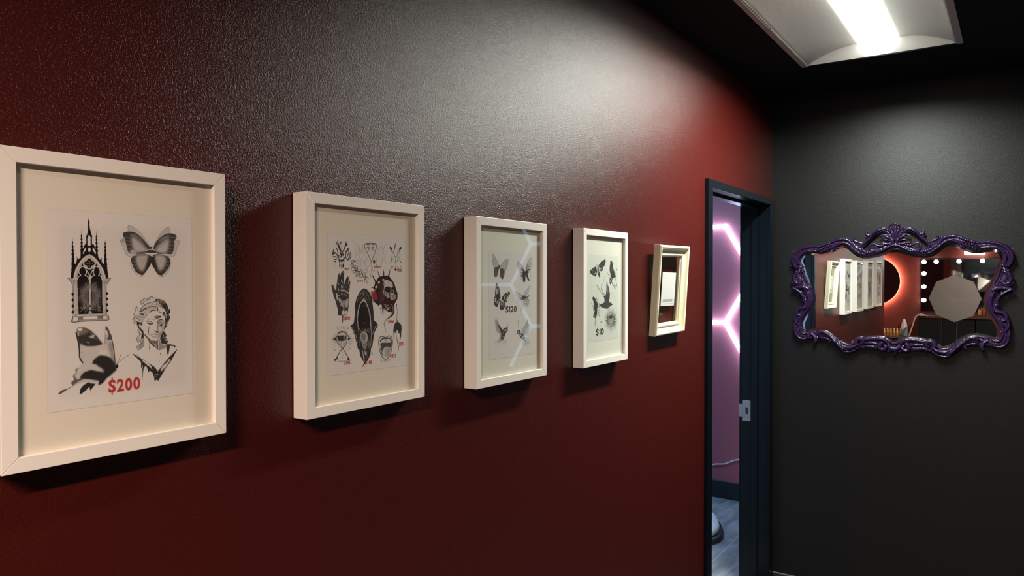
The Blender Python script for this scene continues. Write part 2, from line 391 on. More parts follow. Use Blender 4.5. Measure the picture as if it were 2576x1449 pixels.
puck('pad', .300, .320, .036, .080, .06, mat('white_vinyl', (.72, .74, .76), .35))['label'] = 'white padded top'

# ------------------------------------------------------------------ picture frames on the red wall
def rail_frame(bm, a0, a1, b0, b1, prof, gap=.00012):
    """mitred four-rail frame in the local (y, z) plane, prof = [(inset, x)...] closed section"""
    C = [(a0, b0, 1, 1), (a1, b0, -1, 1), (a1, b1, -1, -1), (a0, b1, 1, -1)]
    for k in range(4):
        P, Q = C[k], C[(k+1) % 4]
        d = Vector((0, Q[0]-P[0], Q[1]-P[1])).normalized()*gap
        A = [bm.verts.new(Vector((x, P[0]+P[2]*u, P[1]+P[3]*u))+d) for u, x in prof]
        B = [bm.verts.new(Vector((x, Q[0]+Q[2]*u, Q[1]+Q[3]*u))-d) for u, x in prof]
        n = len(prof)
        for i in range(n): bm.faces.new((A[i], A[(i+1) % n], B[(i+1) % n], B[i]))
        bm.faces.new(A); bm.faces.new(B[::-1])
    bmesh.ops.recalc_face_normals(bm, faces=bm.faces)
FD, XP = .038, .0292
def picture(y0, y1, z0, z1, label, matm):
    yc, zc = (y0+y1)/2, (z0+z1)/2
    t = empty('framed_print', (0, yc, zc), label, 'framed print', 'framed tattoo flash prints on the red wall')
    a, b = (y1-y0)/2, (z1-z0)/2; fw = .0195
    bm = bmesh.new(); rail_frame(bm, -a, a, -b, b, [(0, .002), (0, FD), (fw, FD), (fw, .0275), (fw-.007, .0275), (fw-.007, .002)])
    mesh_obj('frame', bm, M['cream'], t, bevel=.0007)
    bm = bmesh.new(); box(bm, .0225, .0290, -a+fw-.006, a-fw+.006, -b+fw-.006, b-fw+.006); mesh_obj('mat_board', bm, matm, t)
    bm = bmesh.new(); box(bm, .0322, .0336, -a+fw-.0005, a-fw+.0005, -b+fw-.0005, b-fw+.0005); mesh_obj('glass_pane', bm, M['glass'], t)
    return t
pics = {
 1: picture(.398, .715, 1.404, 1.817, 'large white-framed print of a gothic window and statue head priced $200, nearest the camera', M['mat']),
 2: picture(.877, 1.194, 1.399, 1.806, 'white-framed print of a hand, a spiked skull and a coffin with small red prices', M['mat']),
 3: picture(1.376, 1.689, 1.392, 1.797, 'white-framed print of four butterflies and two birds priced $120', M['matcool']),
 4: picture(1.892, 2.187, 1.390, 1.799, 'white-framed print of insects, a swallow and a spiky burst priced $10', M['matcool'])}

# the small stepped frame at the door, leaning out from the wall at its top
def frame5():
    th = math.atan(.021/.315)
    w_, h_ = .272, .325
    t = empty('picture_frame', (.0, 2.572, 1.612-h_/2), 'small stepped ivory frame with a white card on clear glass, tilted beside the doorway', 'picture frame', None, (rad(.7), th, 0))
    z0 = 0
    prof = [(0, .001), (0, .024), (.003, .029), (.007, .030), (.011, .028), (.014, .021), (.022, .015), (.029, .013), (.030, .017), (.034, .018), (.038, .016), (.039, .010), (.042, .009), (.042, .003), (.025, .001)]
    bm = bmesh.new(); rail_frame(bm, -w_/2, w_/2, 0, h_, prof)
    mesh_obj('frame', bm, M['ivory'], t, bevel=.0006)
    bm = bmesh.new(); box(bm, .0045, .0062, -w_/2+.040, w_/2-.040, .040, h_-.040); mesh_obj('glass_pane', bm, M['glass'], t)
    cz0, cz1, cy0, cy1 = .103, .226, -.064, .062
    Rm = Matrix.Rotation(rad(-1.2), 4, 'X')
    bm = bmesh.new(); box(bm, .0066, .0071, cy0, cy1, cz0, cz1, Rm); cd_ = mesh_obj('card', bm, mat('white_card', (.42, .41, .40), .6), t); cd_['label'] = 'white paper card on the glass'
    bm = bmesh.new()      # unreadable printed line near the foot of the card
    random.seed(4); y = cy0+.018
    while y < cy1-.020:
        wd = random.uniform(.0022, .0050); box(bm, .0071, .0073, y, y+wd, cz0+.0155, cz0+.0245, Rm); y += wd+.0011
    y = cy0+.008
    while y < cy1-.008:
        wd = random.uniform(.0010, .0028); box(bm, .0071, .0072, y, y+wd, cz0+.0065, cz0+.0080, Rm); y += wd+.0009
    mesh_obj('printed_line', bm, mat('grey_print', (.22, .21, .22), .7), cd_)
    return t
frame5()

# ------------------------------------------------------------------ baroque wall mirror on the black wall
MX, MZ = .588, 1.62
def mp(x, y): p = hit(x, y, 1, LY-.02); return (p[0], p[2])
inner = [(2253,628),(2239,629),(2226,634),(2203,641),(2180,644),(2162,641),(2149,632),(2136,621),(2122,616.6),(2108,622),(2093,630),(2068,638),(2049,636),(2030,635),(2019,643),(2013,657),(2018,672),(2023,690),(2032,711),(2041,732),(2045.5,752),(2040,773),(2027,793),(2019,809),(2018,826),(2026,837),(2040,834),(2055,831),(2073,832),(2089,839),(2104,850),(2117,860),(2135,867),(2150,861),(2158,854),(2180,850),(2211,848),(2231,853),(2243,861),(2253,864)]
outer = [(2253,563),(2246,566),(2238,572),(2221,574),(2205,580),(2193,586),(2181,602),(2170,609),(2156,608),(2146,601),(2118,598),(2100,605),(2077,613),(2049,617),(2028,621),(2008,631),(1996,645),(1993,660),(2001,674),(2006,686),(2002,700),(1998,713),(1998,725),(2008,734),(2018,743),(2023,757),(2016,771),(2006,785),(2000,800),(1997,814),(1998,830),(2006,848),(2023,855),(2040,851),(2058,856),(2072,854),(2090,856),(2100,864),(2114,878),(2129,887),(2146,885),(2170,879),(2190,878),(2216,882),(2236,884),(2245,890),(2253,894)]
def half(P): return np.array([mp(*p) for p in P])
def full(P, n=5):
    h = crom(half(P), n); h[:, 0] -= MX; h[0, 0] = 0; h[-1, 0] = 0
    h[:, 0] = np.minimum(h[:, 0], 0)
    r = h[::-1][1:-1].copy(); r[:, 0] *= -1
    return np.vstack([h, r])
FI, FO = full(inner), full(outer)
wm = empty('wall_mirror', (MX, LY, MZ), 'wide baroque mirror in a glossy dark purple carved frame on the black wall', 'mirror')
def inset(L, d):
    """move a closed loop along its normals (positive = outward)"""
    a = np.roll(L, -1, 0)-np.roll(L, 1, 0); n = np.stack([a[:, 1], -a[:, 0]], 1); n /= np.linalg.norm(n, axis=1)[:, None]+1e-9
    s = np.sign(np.sum(L[:, 0]*np.roll(L[:, 1], -1)-np.roll(L[:, 0], -1)*L[:, 1]))
    return L+n*d*s
def fill_poly(loops, y, th, name, m, parent):
    cu = bpy.data.curves.new('tmp', 'CURVE'); cu.dimensions = '2D'; cu.fill_mode = 'BOTH'; cu.extrude = th/2
    for L in loops:
        s = cu.splines.new('POLY'); s.points.add(len(L)-1); s.use_cyclic_u = True
        for i, p in enumerate(L): s.points[i].co = (p[0], p[1], 0, 1)
    tmp = bpy.data.objects.new('tmp', cu); COL.objects.link(tmp)
    me = bpy.data.meshes.new_from_object(tmp.evaluated_get(bpy.context.evaluated_depsgraph_get()))
    bpy.data.objects.remove(tmp); bpy.data.curves.remove(cu)
    me.transform(Matrix(((1, 0, 0, 0), (0, 0, -1, y-th/2), (0, 1, 0, 0), (0, 0, 0, 1))) if True else None)
    me.materials.clear(); me.materials.append(m); me.name = name
    o = bpy.data.objects.new(name, me); COL.objects.link(o); o.parent = parent
    return o
off = np.array([0, MZ])
FIc, FOc = FI-off, FO-off
purple = mat('dark_purple_gloss_lacquer', (.018, .0072, .034), .17, bump=[(95, .6), (260, .25)], spec=.42, dist=.004)
GY = -.013
# mirror glass: flat field, and the sloping bevel just inside the frame
bev = inset(FIc, -.013)
fill_poly([bev], GY, .004, 'mirror_glass', M['mirror'], wm)
bm = bmesh.new()
o1 = inset(FIc, .006)
A = [bm.verts.new((p[0], GY-.0042, p[1])) for p in bev]; B = [bm.verts.new((p[0], GY-.0028, p[1])) for p in o1]
for i in range(len(A)):
    j = (i+1) % len(A); bm.faces.new((A[i], A[j], B[j], B[i]))
bmesh.ops.recalc_face_normals(bm, faces=bm.faces)
mesh_obj('bevelled_edge', bm, M['bevelglass'], wm, smooth=True)
outer2 = [(2253,611),(2235,614),(2215,620),(2197,627),(2180,629),(2168,622),(2157,610)]+outer[8:]
fill_poly([inset(full(outer2)-off, -.006), inset(FIc, .0015)], -.001, .016, 'backing', purple, wm)

bm = bmesh.new()
def T(P, r, y=-.024, n=5, closed=False, seg=10, both=True, flat=None, tw=None, loc=None):
    """carved member of the left half, radii and paths in photo pixels, mirrored to the right half"""
    H = half(P); k = .00177
    R = np.array(r if hasattr(r, '__len__') else [r]*len(P), float)*k
    Q = crom(np.column_stack([H[:, 0]-MX, np.full(len(H), y) if not hasattr(y, '__len__') else np.array(y), H[:, 1]-MZ, R]), n, closed)
    for sg in ((1, -1) if both else (1,)):
        pts = [(p[0]*sg, p[1], p[2]) for p in Q]
        tube(bm, pts, list(np.maximum(Q[:, 3], .0004)), seg, closed, flat)
        if tw:          # spiral rope ridge on the member
            rp = [];
            for i, p in enumerate(Q):
                a = i*tw; rr = p[3]*.85
                rp.append((p[0]*sg+rr*.6*math.cos(a)*0+0, p[1]-rr*.9, p[2]+rr*.0))
def Bd(P, r, y=-.030, sc=(1, 1, 1)):
    for i, (x, yy) in enumerate(P):
        q = mp(x, yy); rr = (r[i] if hasattr(r, '__len__') else r)*.00177
        for sg in ((1, -1) if abs(q[0]-MX) > .002 else (1,)): ball(bm, ((q[0]-MX)*sg, y, q[1]-MZ), rr, 10, 7, sc)
def mid(i0, i1, o0, o1, f, n):
    """path between the inner and the outer contour, as photo-space points are not needed here"""
    a = crom(half(inner[i0:i1]), 8); b = crom(half(outer[o0:o1]), 8)
    ta = np.linspace(0, len(a)-1, n).astype(int); tb = np.linspace(0, len(b)-1, n).astype(int)
    return a[ta]*(1-f)+b[tb]*f
# lip bead that follows the glass all the way round
pts = inset(FIc, .0025); tube(bm, [(p[0], -.0215, p[1]) for p in pts], .0042, 8, True)
# broad mouldings: top run, side C-scrolls, bottom runs
T([(2262,619),(2240,619),(2224,624),(2206,632),(2185,637),(2168,633),(2154,624),(2140,612),(2123,607),(2106,611),(2090,620),(2068,627),(2048,626),(2028,627),(2012,636),(2003,650),(2003,664),(2010,673),(2017,670)], [6,7,9,10,10,10,10,10,9,10,11,11,10,10,10.5,11,9,6.5,3], y=-.020, flat=(1, .85))
T([(2160,634),(2150,622),(2137,606),(2120,602),(2102,606),(2084,614),(2064,620),(2044,620),(2024,624),(2008,634),(1998,648),(1998,664),(2005,676)], [1,3,4,4.2,4,4,4,4,4.5,4.5,4.5,4,2], y=-.034)
T([(2178,640),(2164,637),(2148,626),(2134,614),(2120,611),(2106,617),(2088,627)], [1,3,3.5,3.5,3.5,3,1], y=-.033)
T([(2062,632),(2044,631),(2028,632),(2016,640),(2009,652),(2010,664)], [2,3.5,4,4,3.5,2], y=-.035)
T([(2014,676),(2008,688),(2010,700),(2020,714),(2031,733),(2034,752),(2028,769),(2016,786),(2009,802),(2007,820),(2011,838),(2024,846),(2040,842),(2058,841),(2078,842),(2094,852),(2110,866),(2128,877),(2145,875),(2158,868)], [5,9,10,10,11,11,10,10,10,11,10,8,8,9,8,9,10,10,9,6], y=-.020, flat=(1, .85))
T([(2018,700),(2028,722),(2039,742),(2040,758),(2034,774),(2022,792),(2014,808),(2013,824),(2020,838),(2034,838)], [2,3,3.5,3.5,3.5,3.5,3.5,3.5,3,1.5], y=-.034)
T([(2000,806),(2001,822),(2003,838),(2013,850),(2028,852)], [2,4.5,4,4,2], y=-.032)
# side leaf and volutes
T([(2013,684),(2004,690),(1999,700),(2002,710),(2011,712),(2016,705)], [4,5,5.5,5,4,2], y=-.034)
T([(2020,706),(2010,716),(1998,714),(1993,706)], [4,4,3.2,2], y=-.030)
T([(2036,728),(2024,722),(2012,722),(2000,724),(1994,727)], [5,6,5,4.5,4], y=-.036)
T([(1995,724),(2006,729),(2018,738),(2024,750),(2022,762)], [3.5,3.8,4,3.6,2], y=-.040)
T([(2030,730),(2036,745),(2036,762),(2030,774)], [2,3,3,2], y=-.042)
T([(2034,768),(2024,774),(2013,776),(2006,784),(2008,792),(2017,792)], [3,5,5,5,4,2], y=-.036)
T([(2006,786),(2002,798),(2004,810),(2012,818)], [3,4,4,2], y=-.036)
T([(2024,784),(2016,796),(2010,808)], [1.5,3.5,1.5], y=-.040)
# bottom: hanging leaf, roll, twisted run, centre scrolls
T([(2040,838),(2050,846),(2053,856),(2049,862)], [4,5,6,4], y=-.030)
T([(2058,838),(2072,835),(2085,842),(2092,852)], [3,3.6,3.4,2], y=-.036)
T([(2062,848),(2076,850),(2090,857),(2084,862)], [2,3,3,2], y=-.028)
T([(2092,846),(2104,860),(2118,870)], [2,4.5,2], y=-.038)
T([(2104,858),(2116,872),(2130,880)], [2,4.5,2], y=-.040)
T([(2118,868),(2132,874),(2148,872),(2156,866)], [2,4,4,2], y=-.042)
T([(2114,876),(2128,884),(2146,882),(2162,872)], [2,3.4,3.4,2], y=-.034)
T([(2160,870),(2154,862),(2158,853),(2168,852),(2172,860),(2166,866)], [5,6,5.5,5,4,3], y=-.034)
T([(2166,856),(2182,853),(2206,851),(2224,854),(2234,864)], [4,5,5,5,3], y=-.034)
T([(2160,874),(2178,870),(2200,872),(2218,868)], [3,5,6,4], y=-.026)
T([(2176,862),(2196,862),(2212,866)], [3,5,3], y=-.036)
T([(2222,860),(2214,868),(2216,877),(2225,878),(2230,871),(2224,867)], [5,6,5,5,4,3], y=-.038)
T([(2234,862),(2240,874),(2253,879)], [4,6,7], y=-.030)
T([(2236,883),(2245,880),(2253,882)], [3,4,4], y=-.026)
T([(2253,876),(2253,886),(2252,893)], [8,5,2], y=-.024, both=False)
T([(2190,878),(2198,874),(2210,878)], [1,2.4,1], y=-.030)
# crest: pierced S-scrolls either side of a palmette
T([(2240,586),(2232,577),(2221,575),(2207,581),(2196,591),(2186,602),(2174,612),(2166,624)], [2,3.4,4.2,4.4,4.6,4.4,4,3], y=-.030)
T([(2228,577),(2213,579),(2200,587),(2188,598)], [1,2.2,2.4,1], y=-.038)
T([(2192,592),(2183,592),(2181,586),(2186,583)], [3,3.6,3,2.4], y=-.034)
T([(2178,611),(2166,612),(2155,608),(2149,603),(2152,599)], [2,3.4,3.6,3,3.2], y=-.030)
T([(2243,598),(2232,592),(2222,592),(2213,596)], [3,3,3,3.2], y=-.030)
T([(2244,607),(2232,604),(2222,604)], [2.5,2.5,2], y=-.028)
T([(2245,616),(2232,614),(2220,612),(2210,614)], [3,3.4,3,2.2], y=-.036)
T([(2222,620),(2208,618),(2198,614),(2190,618),(2189,627),(2196,631),(2201,626)], [2,3.4,3.6,3.6,3.6,3.4,2.4], y=-.034)
T([(2176,610),(2170,620),(2172,630),(2184,634)], [2,2.6,3,2], y=-.030)
T([(2262,617),(2244,618),(2230,624),(2214,632),(2203,636)], [3,3,3.4,3.4,2], y=-.036)
for a, r in ((0, 5), (24, 4.6), (48, 4.4), (70, 4)):
    ex, ez = 2253-30*math.sin(rad(a)), 605-38*math.cos(rad(a))*(.98 if a < 60 else 1)
    T([(2253, 606), ((2253+ex)/2-2*math.sin(rad(a)), (606+ez)/2), (ex, ez)], [2, r*.85, r*.55], y=-.034, both=a > 0)
T([(2262,566),(2253,563.5),(2244,566)], [2.6,3.2,2.6], y=-.038, both=False)
T([(2237,574),(2242,567),(2249,566)], [2,3.4,3], y=-.036)
Bd([(2253,604)], 11, -.020, (.85, 1, 1.5)); Bd([(2253,614)], 12, -.020, (1.1, .8, .8))
T([(2244,620),(2246,606),(2240,594)], [2,3.4,2], y=-.034)
Bd([(2237,588),(2241,592),(2236,594),(2241,598),(2237,600),(2243,603),(2239,606),(2233,598),(2234,586)], 2.1, -.036)
# knuckled lobes along the outer edge of the members
def lobes(P, step, r, y):
    Q = crom(P, 10); d = np.r_[0, np.cumsum(np.linalg.norm(np.diff(Q, axis=0), axis=1))]
    L = np.arange(0, d[-1], step); rs = np.random.RandomState(len(P))
    Bd([(np.interp(t, d, Q[:, 0]), np.interp(t, d, Q[:, 1])) for t in L], list(r*(.75+.4*rs.rand(len(L)))), y, (1, .9, 1))
lobes([(2012,631),(2000,642),(1996,655),(1999,668)], 6.5, 4.2, -.020)
lobes([(2146,606),(2130,601),(2112,601),(2096,608),(2078,615)], 6.5, 4.4, -.022)
lobes([(2004,684),(2002,698),(2004,712)], 6, 5, -.026); lobes([(2016,734),(2026,748),(2026,762)], 6, 4.6, -.028)
lobes([(2008,776),(2003,790),(2000,806),(2001,822),(2006,840)], 6.5, 4.6, -.022)
lobes([(2028,850),(2042,848),(2060,849),(2078,852)], 7, 4.6, -.024); lobes([(2100,860),(2114,872),(2130,881),(2146,880)], 6.5, 4.6, -.028)
lobes([(2166,874),(2186,873),(2206,875),(2224,878),(2240,884)], 6.5, 4.6, -.024); lobes([(2212,630),(2196,634),(2182,636),(2170,632),(2158,624)], 6, 3.8, -.034)
lobes([(2240,612),(2226,616),(2214,620)], 5.5, 3.6, -.034); lobes([(2186,604),(2198,594),(2210,586),(2222,581)], 6, 3, -.026)
# beads
Bd([(1992+2*math.sin(i*.9), 645+i*4.6) for i in range(6)], 1.9, -.026)
Bd([(1996+i*2.6, 636-i*2.2) for i in range(5)], 1.6, -.030)
Bd([(2061+i*6.2, 628-i*2.4) for i in range(6)], 2.7, -.040); Bd([(2064+i*6.2, 621-i*2.2) for i in range(6)], 2.4, -.040); Bd([(2068+i*6.2, 633-i*2.4) for i in range(3)], 2.4, -.036)
Bd([(2098, 628), (2104, 624), (2094, 631), (2108, 623)], [3.4, 2.6, 2.6, 2], -.030)
Bd([(2016, 818), (2017, 824), (2020, 830), (2024, 834), (2029, 836), (2041, 834), (2052, 834), (2058, 837)], 2.0, -.034)
Bd([(2010, 664), (2014, 668), (2018, 672), (2016, 678), (2020, 683), (2014, 684)], 2.2, -.036)
Bd([(2182+i*4.5, 850-1.5*math.sin(i*.35)) for i in range(11)], [1.8, 2.2]*5+[1.8], -.038)
Bd([(2108, 852), (2116, 860), (2124, 866)], 2.4, -.040)
Bd([(2112+i*5.5, 603-2.5*math.sin(i*.7)) for i in range(5)], 1.7, -.038)
Bd([(2024+i*5, 716+i*2.5) for i in range(3)], 1.6, -.044)
mesh_obj('carved_frame', bm, purple, wm, smooth=True)

# ------------------------------------------------------------------ the room behind the camera (seen in the mirror)
VY = 2*(LY-.0172)
def mir(px, py, y):
    p = hit(px, py, 1, VY-y); return Vector((p[0], y, p[2]))
# halo mirror
t = empty('round_backlit_mirror', (-.733, YB, 1.618), 'round dark mirror with an orange-red halo on the back red wall', 'mirror')
bm = bmesh.new(); lathe(bm, [(.350, .045), (.358, .047), (.362, .052), (.362, .058), (.357, .062), (.001, .0622)], seg=64, axis='y'); 
mesh_obj('mirror_glass', bm, mat('round_mirror_glass', (.55, .5, .52), .02, 1), t, smooth=False)
bm = bmesh.new(); lathe(bm, [(.30, 0), (.30, .046), (.29, .046)], seg=48, axis='y'); mesh_obj('backing', bm, M['dark'], t)
bm = bmesh.new(); lathe(bm, [(.325, .020), (.338, .020), (.338, .040), (.325, .040), (.325, .020)], seg=64, axis='y'); mesh_obj('light_ring', bm, emis('halo_strip', (1.0, .60, .38), HALO), t)
# vanity mirror with bulbs
vx0, vx1, vz0, vz1 = -.105, 1.62, 1.17, 1.945
t = empty('vanity_mirror', (vx0, YB, vz0), 'dark vanity mirror edged with round lit bulbs over the black cabinet', 'mirror')
bm = bmesh.new(); box(bm, .012, vx1-vx0-.012, .022, .026, .012, vz1-vz0-.012); mesh_obj('mirror_glass', bm, mat('smoky_mirror', (.50, .52, .53), .03, 1), t)
bm = bmesh.new(); box(bm, 0, vx1-vx0, 0, .021, 0, vz1-vz0); mesh_obj('frame', bm, M['dark'], t, bevel=.003)
bulb0 = None
bp = [(-.062, z) for z in (1.90, 1.733, 1.539, 1.34)]+[(.094, 1.903), (.378, 1.905), (.663, 1.907), (.95, 1.907), (1.24, 1.907), (1.53, 1.9), (1.53, 1.73), (1.53, 1.54), (1.53, 1.34)]
bmat = emis('bulb_glow', (.93, 1.0, .97), BULB)
for x, z in bp:
    if bulb0 is None:
        bm = bmesh.new(); ball(bm, (0, .058, 0), .029, 16, 12); bulb0 = mesh_obj('bulb', bm, bmat, t, smooth=True); o = bulb0
        bm = bmesh.new(); lathe(bm, [(.018, .024), (.018, .034), (.014, .036)], axis='y', seg=16); s0 = mesh_obj('socket', bm, M['steel'], bulb0)
    else:
        o = bulb0.copy(); COL.objects.link(o); s = s0.copy(); COL.objects.link(s); s.parent = o
    o.location = (x-vx0, 0, z-vz0)
# wall light above the vanity
t = empty('wall_light', (.57, YB, 2.05), 'bright rectangular wall light above the vanity mirror', 'wall light')
bm = bmesh.new(); box(bm, -.125, .125, .03, .09, -.055, .085); mesh_obj('diffuser', bm, emis('wall_lamp', (1, .93, .82), WALLLAMP), t, bevel=.006)
bm = bmesh.new(); box(bm, -.10, .10, 0, .03, -.035, .035); mesh_obj('bracket', bm, M['steel'], t)
# cabinet run under the vanity
def cabinet(x0, x1, nm, label):
    t = empty('base_cabinet', (x0, YB+.002, 0), label, 'cabinet', 'black cabinets under the vanity'); w_ = x1-x0
    bm = bmesh.new(); box(bm, 0, w_, 0, .46, .08, 1.10); mesh_obj('carcass', bm, M['dark'], t)
    bm = bmesh.new(); box(bm, .01, w_-.01, .02, .42, 0, .08); mesh_obj('plinth', bm, M['gap'], t)
    bm = bmesh.new(); box(bm, .008, w_-.008, .46, .478, .09, 1.085); d = mesh_obj('door', bm, mat('black_glass_door', (.012, .016, .018), .18), t, bevel=.002)
    bm = bmesh.new(); tube(bm, [(w_-.04, .50, .66), (w_-.04, .50, .80)], .005, 8); tube(bm, [(w_-.04, .478, .68), (w_-.04, .50, .68)], .004, 8); tube(bm, [(w_-.04, .478, .78), (w_-.04, .50, .78)], .004, 8)
    mesh_obj('handle', bm, M['steel'], d)
cabinet(-.085, .200, 1, 'leftmost black cabinet below the vanity mirror')
cabinet(.206, .590, 2, 'black cabinet below the vanity mirror, second from the left')
cabinet(.606, 1.05, 3, 'black cabinet below the vanity mirror, third from the left')
cabinet(1.056, 1.62, 4, 'rightmost black cabinet below the vanity mirror')
bm = bmesh.new(); box(bm, -.10, 1.64, YB+.001, YB+.50, 1.101, 1.13)
tag(mesh_obj('countertop', bm, mat('dark_red_wood_top', (.10, .035, .022), .25, noise=(6, .3)), bevel=.003), 'dark reddish worktop running along the black cabinets', 'worktop')
# orange bottles on a tray
bm = bmesh.new(); box(bm, .60, .92, YB+.10, YB+.36, 1.131, 1.139); box(bm, .60, .92, YB+.10, YB+.106, 1.139, 1.157); box(bm, .60, .92, YB+.354, YB+.36, 1.139, 1.157); box(bm, .60, .606, YB+.106, YB+.354, 1.139, 1.157); box(bm, .914, .92, YB+.106, YB+.354, 1.139, 1.157)
tag(mesh_obj('tray', bm, M['dark']), 'dark shallow tray on the worktop below the vanity mirror', 'tray')
oc = [mat('orange_label', (.75, .24, .06), .4), mat('brown_label', (.35, .10, .05), .4), mat('tan_label', (.62, .42, .25), .4)]
wh = ['nearest the octagonal softbox', 'second from the left on the tray', 'third from the left on the tray', 'fourth from the left on the tray', 'rightmost on the tray']
for i, x in enumerate((.640, .690, .740, .800, .860)):
    t = empty('ink_bottle', (x, YB+.24, 1.1392), ['orange ink bottle', 'dark red ink bottle', 'orange-capped ink bottle', 'tan ink bottle', 'brown ink bottle'][i]+' '+wh[i], 'bottle', 'ink bottles on the tray')
    bm = bmesh.new(); h = .09+.02*(i % 2); lathe(bm, [(.001, 0), (.020, 0), (.021, .004), (.021, h*.8), (.017, h*.9), (.010, h)], seg=18); mesh_obj('body', bm, oc[(0, 1, 0, 2, 1)[i]], t, smooth=True)
    bm = bmesh.new(); lathe(bm, [(.010, h), (.011, h+.002), (.009, h+.022), (.001, h+.024)], seg=14); mesh_obj('cap', bm, M['dark'] if i != 2 else oc[0], t, smooth=True)
# side shelf with gold tins and a white bottle
sz_ = .815
t = empty('side_shelf', (-.9, YB+.002, 0), 'dark metal shelf with a pale edge in front of the back red wall', 'shelf')
bm = bmesh.new(); box(bm, 0, .69, 0, .30, sz_-.03, sz_-.001); mesh_obj('top', bm, mat('grey_metal_shelf', (.20, .20, .19), .3, .6), t, bevel=.003)
bm = bmesh.new(); box(bm, .03, .66, .02, .28, .35, .372); mesh_obj('lower_shelf', bm, M['dark'], t)
for x in (.02, .67):
    for y in (.02, .28):
        bm = bmesh.new(); tube(bm, [(x, y, 0), (x, y, sz_-.03)], .010, 10); mesh_obj('leg', bm, M['steel'], t)
gold = mat('gold_tin', (.70, .46, .14), .28, .7); goldc = mat('pale_gold_cap', (.80, .62, .34), .3, .5)
gl = ['leftmost', 'second', 'third', 'fourth', 'fifth', 'sixth', 'seventh']
for i in range(7):
    x = -.605+i*.043
    t = empty('gold_bottle', (x, YB+.17, sz_), 'small gold-coloured bottle, %s in the row on the side shelf' % gl[i], 'bottle', 'gold bottles on the side shelf')
    bm = bmesh.new(); lathe(bm, [(.001, 0), (.017, 0), (.019, .004), (.019, .055), (.015, .066), (.010, .074)], seg=18); mesh_obj('body', bm, gold, t, smooth=True)
    bm = bmesh.new(); lathe(bm, [(.011, .074), (.012, .078), (.011, .098), (.005, .106), (.001, .108)], seg=14); mesh_obj('cap', bm, goldc, t, smooth=True)
t = empty('squeeze_bottle', (-.300, YB+.17, sz_), 'white squeeze bottle with a pointed nozzle at the right end of the side shelf', 'bottle')
bm = bmesh.new(); lathe(bm, [(.001, 0), (.044, 0), (.048, .006), (.048, .085), (.044, .095), (.042, .10)], seg=22); mesh_obj('body', bm, mat('teal_grey_bottle', (.28, .36, .38), .35), t, smooth=True)
bm = bmesh.new(); lathe(bm, [(.042, .095), (.047, .10), (.045, .13), (.034, .18), (.020, .225), (.008, .250), (.001, .252)], seg=18); mesh_obj('nozzle', bm, mat('pinkish_white_plastic', (.85, .78, .82), .4), t, smooth=True)
# hose hooked over the cabinet side
bm = bmesh.new(); tube(bm, crom([(.02, YB+.53, 1.137), (-.06, YB+.55, 1.150), (-.115, YB+.56, 1.11), (-.15, YB+.58, .99), (-.19, YB+.60, .85), (-.24, YB+.62, .68), (-.30, YB+.62, .45), (-.42, YB+.62, .2), (-.55, YB+.62, .012)], 6), .011, 10)
tag(mesh_obj('hose', bm, mat('beige_hose', (.55, .38, .27), .45), smooth=True), 'beige flexible hose curving down beside the black cabinets', 'hose')

# octagonal softbox on a stand
t = empty('softbox', (.503, -1.50, 0), 'grey octagonal softbox on a black stand, face turned to the baroque mirror', 'softbox')
R8, zc = .262, 1.436
bm = bmesh.new()
def ring8(r, y, up=0): return [bm.verts.new((r*math.sin(rad(45*k))*.96, y, zc+r*math.cos(rad(45*k)))) for k in range(8)]
a = ring8(R8, 0); c = bm.verts.new((0, -.006, zc+.01))
for k in range(8): bm.faces.new((a[(k+1) % 8], a[k], c))
mesh_obj('diffuser', bm, mat('grey_diffuser_cloth', (.078, .076, .073), .95, noise=(3, .04)), t)['label'] = 'matt grey octagonal diffuser cloth'
bm = bmesh.new(); a = ring8(R8*1.002, .001); b = ring8(R8, -.02); d = ring8(.06, -.24); 
for p, q in ((a, b), (b, d)):
    for k in range(8): bm.faces.new((p[k], p[(k+1) % 8], q[(k+1) % 8], q[k]))
bm.faces.new(d); bmesh.ops.recalc_face_normals(bm, faces=bm.faces); mesh_obj('shell', bm, M['dark'], t)
bm = bmesh.new(); lathe(bm, [(.045, -.36), (.05, -.35), (.05, -.24)], (0, 0, zc), 20, 'y'); mesh_obj('lamp_head', bm, M['dark'], t)
bm = bmesh.new(); tube(bm, [(0, -.30, zc-.05), (0, -.30, .55)], .011, 10); tube(bm, [(0, -.30, .75), (0, -.30, .12)], .015, 10); mesh_obj('pole', bm, M['dark'], t)
for k in range(3):
    an = rad(90+120*k); bm = bmesh.new(); tube(bm, [(0, -.30, .60), (.42*math.cos(an), -.30+.42*math.sin(an), .012)], .009, 8); mesh_obj('leg', bm, M['dark'], t)
